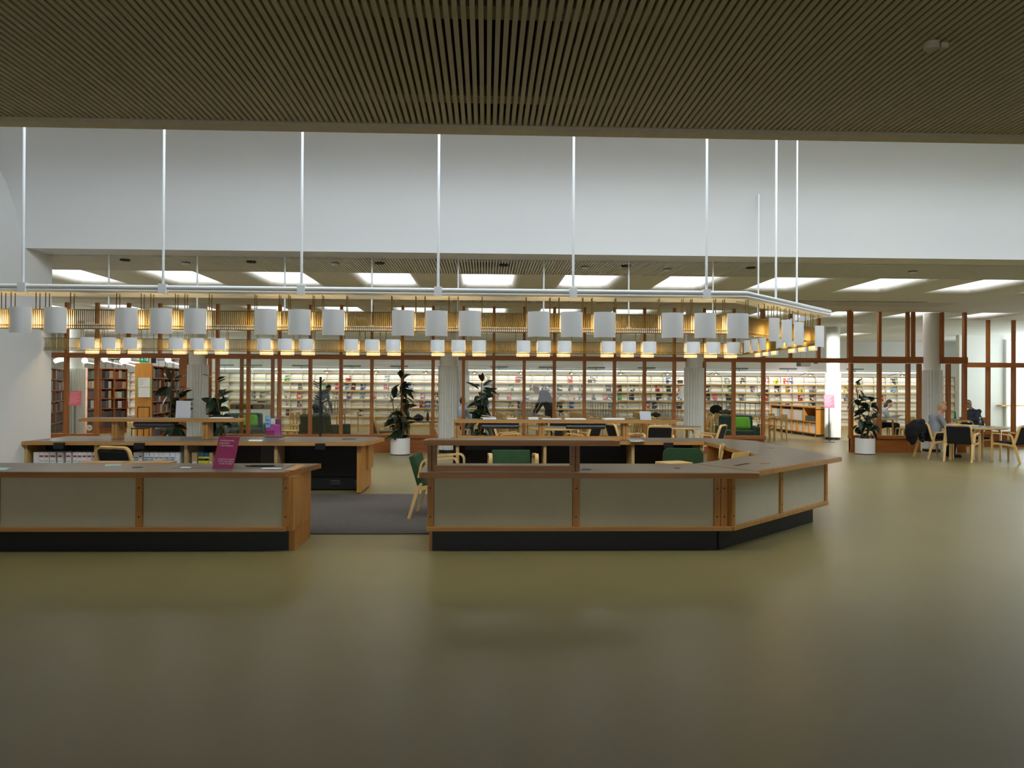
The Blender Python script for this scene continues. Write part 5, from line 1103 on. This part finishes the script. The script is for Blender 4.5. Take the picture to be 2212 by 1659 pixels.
# leaflet rack on the far left desk
p = fl(588, 944.5, HT); t = thing('leaflet_rack', 'clear rotating leaflet rack with pink, blue and white leaflets on the far desk', 'leaflet rack', (p.x, p.y + .12, HT + .0015), R(-6))
MB().lathe([(.17, 0), (.17, .012), (.03, .02)], n=28).build('turntable', LINO, t, 40); MB().box(-.13, .13, -.06, -.055, .02, .30).box(-.13, .13, .055, .06, .02, .34).box(-.132, -.128, -.06, .06, .02, .34).box(.128, .132, -.06, .06, .02, .34).build('acrylic_case', ACRYL, t)
LIL = mat('lilac leaflet', (206, 90, 186), .5)
for nm_, x0, x1, y, z_0, z_1, m_ in (('leaflet', -.125, -.045, -.052, .14, .325, BLUEP), ('leaflet', -.04, .03, -.05, .2, .29, PAPER), ('leaflet', .03, .10, -.045, .2, .28, mat('purple leaflet', (130, 50, 110), .5)), ('leaflet', -.12, .11, -.04, .10, .19, LIL), ('leaflet', -.12, .02, -.05, .03, .1, MAGENTA), ('leaflet', .0, .12, -.045, .03, .1, LIL)):
    o = MB().box(x0, x1, y, y + .006, z_0, z_1).build(nm_, m_, t)
    if m_ is BLUEP:
        for k in range(5): MB().box(x0 + .012, x1 - .012 - .015 * (k % 2), y - .001, y, z_0 + .03 + k * .03, z_0 + .04 + k * .03).build('printed_line', NAVY if k % 2 else PAPER, o)
p = at(590, 938, 11.4)
# things on the round table and on the reading table
tz = .7262
t = thing('water_bottle', 'clear plastic water bottle on the round table', 'bottle', (at(2117, 915, 16.75).x, 16.75, tz)); MB().lathe([(.032, 0), (.034, .01), (.034, .13), (.014, .17), (.014, .195)], n=16).build('body', glass('clear plastic', (.86, .92, .9), .12, .05), t, 40); MB().lathe([(.016, .192), (.016, .215)], n=12).build('cap', PAPER, t, 40)
t = thing('juice_bottle', 'small bottle with yellow label on the round table next to the reader', 'bottle', (at(2069, 915, 16.8).x, 16.8, tz)); MB().lathe([(.028, 0), (.03, .01), (.03, .11), (.013, .15), (.013, .17)], n=14).build('body', ACRYL, t, 40); MB().lathe([(.0308, .03), (.0308, .085)], n=14).build('label_band', MATS['cover yellow'], t, 40); MB().lathe([(.015, .165), (.015, .19)], n=10).build('cap', PAPER, t, 40)
o = MB().box(-.15, .15, -.1, .1, 0, .012).build('open_book', PAPER); o.location = (at(2052, 922, 16.75).x, 16.8, tz); tag(o, 'open white book in front of the woman with the bun', 'book')
t = thing('folder', 'yellow edged paper folder on the far armchair side of the round table', 'folder', (at(2098, 918, 17.1).x, 17.15, tz), R(5)); MB().box(-.16, .16, -.1, .1, 0, .02).build('pages', PAPER, t); MB().box(.1, .16, -.1, .1, .02, .024).build('yellow_corner', MATS['cover yellow'], t)
t = thing('drink_can', 'green bottle on the table behind the glass, by the door post', 'bottle', (at(2063, 893, 21.3).x, 21.3, .738)); MB().lathe([(.03, 0), (.032, .01), (.032, .16), (.012, .2), (.012, .23)], n=14).build('body', mat('green bottle glass', (40, 150, 90), .2), t, 40); MB().lathe([(.014, .225), (.014, .245)], n=10).build('cap', PAPER, t)
o = MB().box(-.16, .16, -.11, .11, 0, .015).build('paper_sheet', PAPER); o.location = (at(2062, 900, 21.35).x, 21.4, .738); tag(o, 'white papers on the table behind the glass near the green bottle', 'paper')
# black framed chair beside the orange end panel
t = thing('metal_chair', 'thin black framed stool chair in front of the orange end panel', 'chair', (at(309, 930, 20.0).x, 19.9, 0))
for x in (-.15, .15): MB().tube([(x, .1, 0), (x, .12, 1.0), ], .012, 6).build('leg', BLACKM, t); MB().tube([(x, -.22, 0), (x, -.2, .45)], .012, 6).build('leg', BLACKM, t)
MB().tube([(-.15, .12, 1.0), (.15, .12, 1.0)], .012, 6).build('back_rail', BLACKM, t); MB().box(-.17, .17, -.22, .12, .44, .465).build('seat', BLACKM, t)
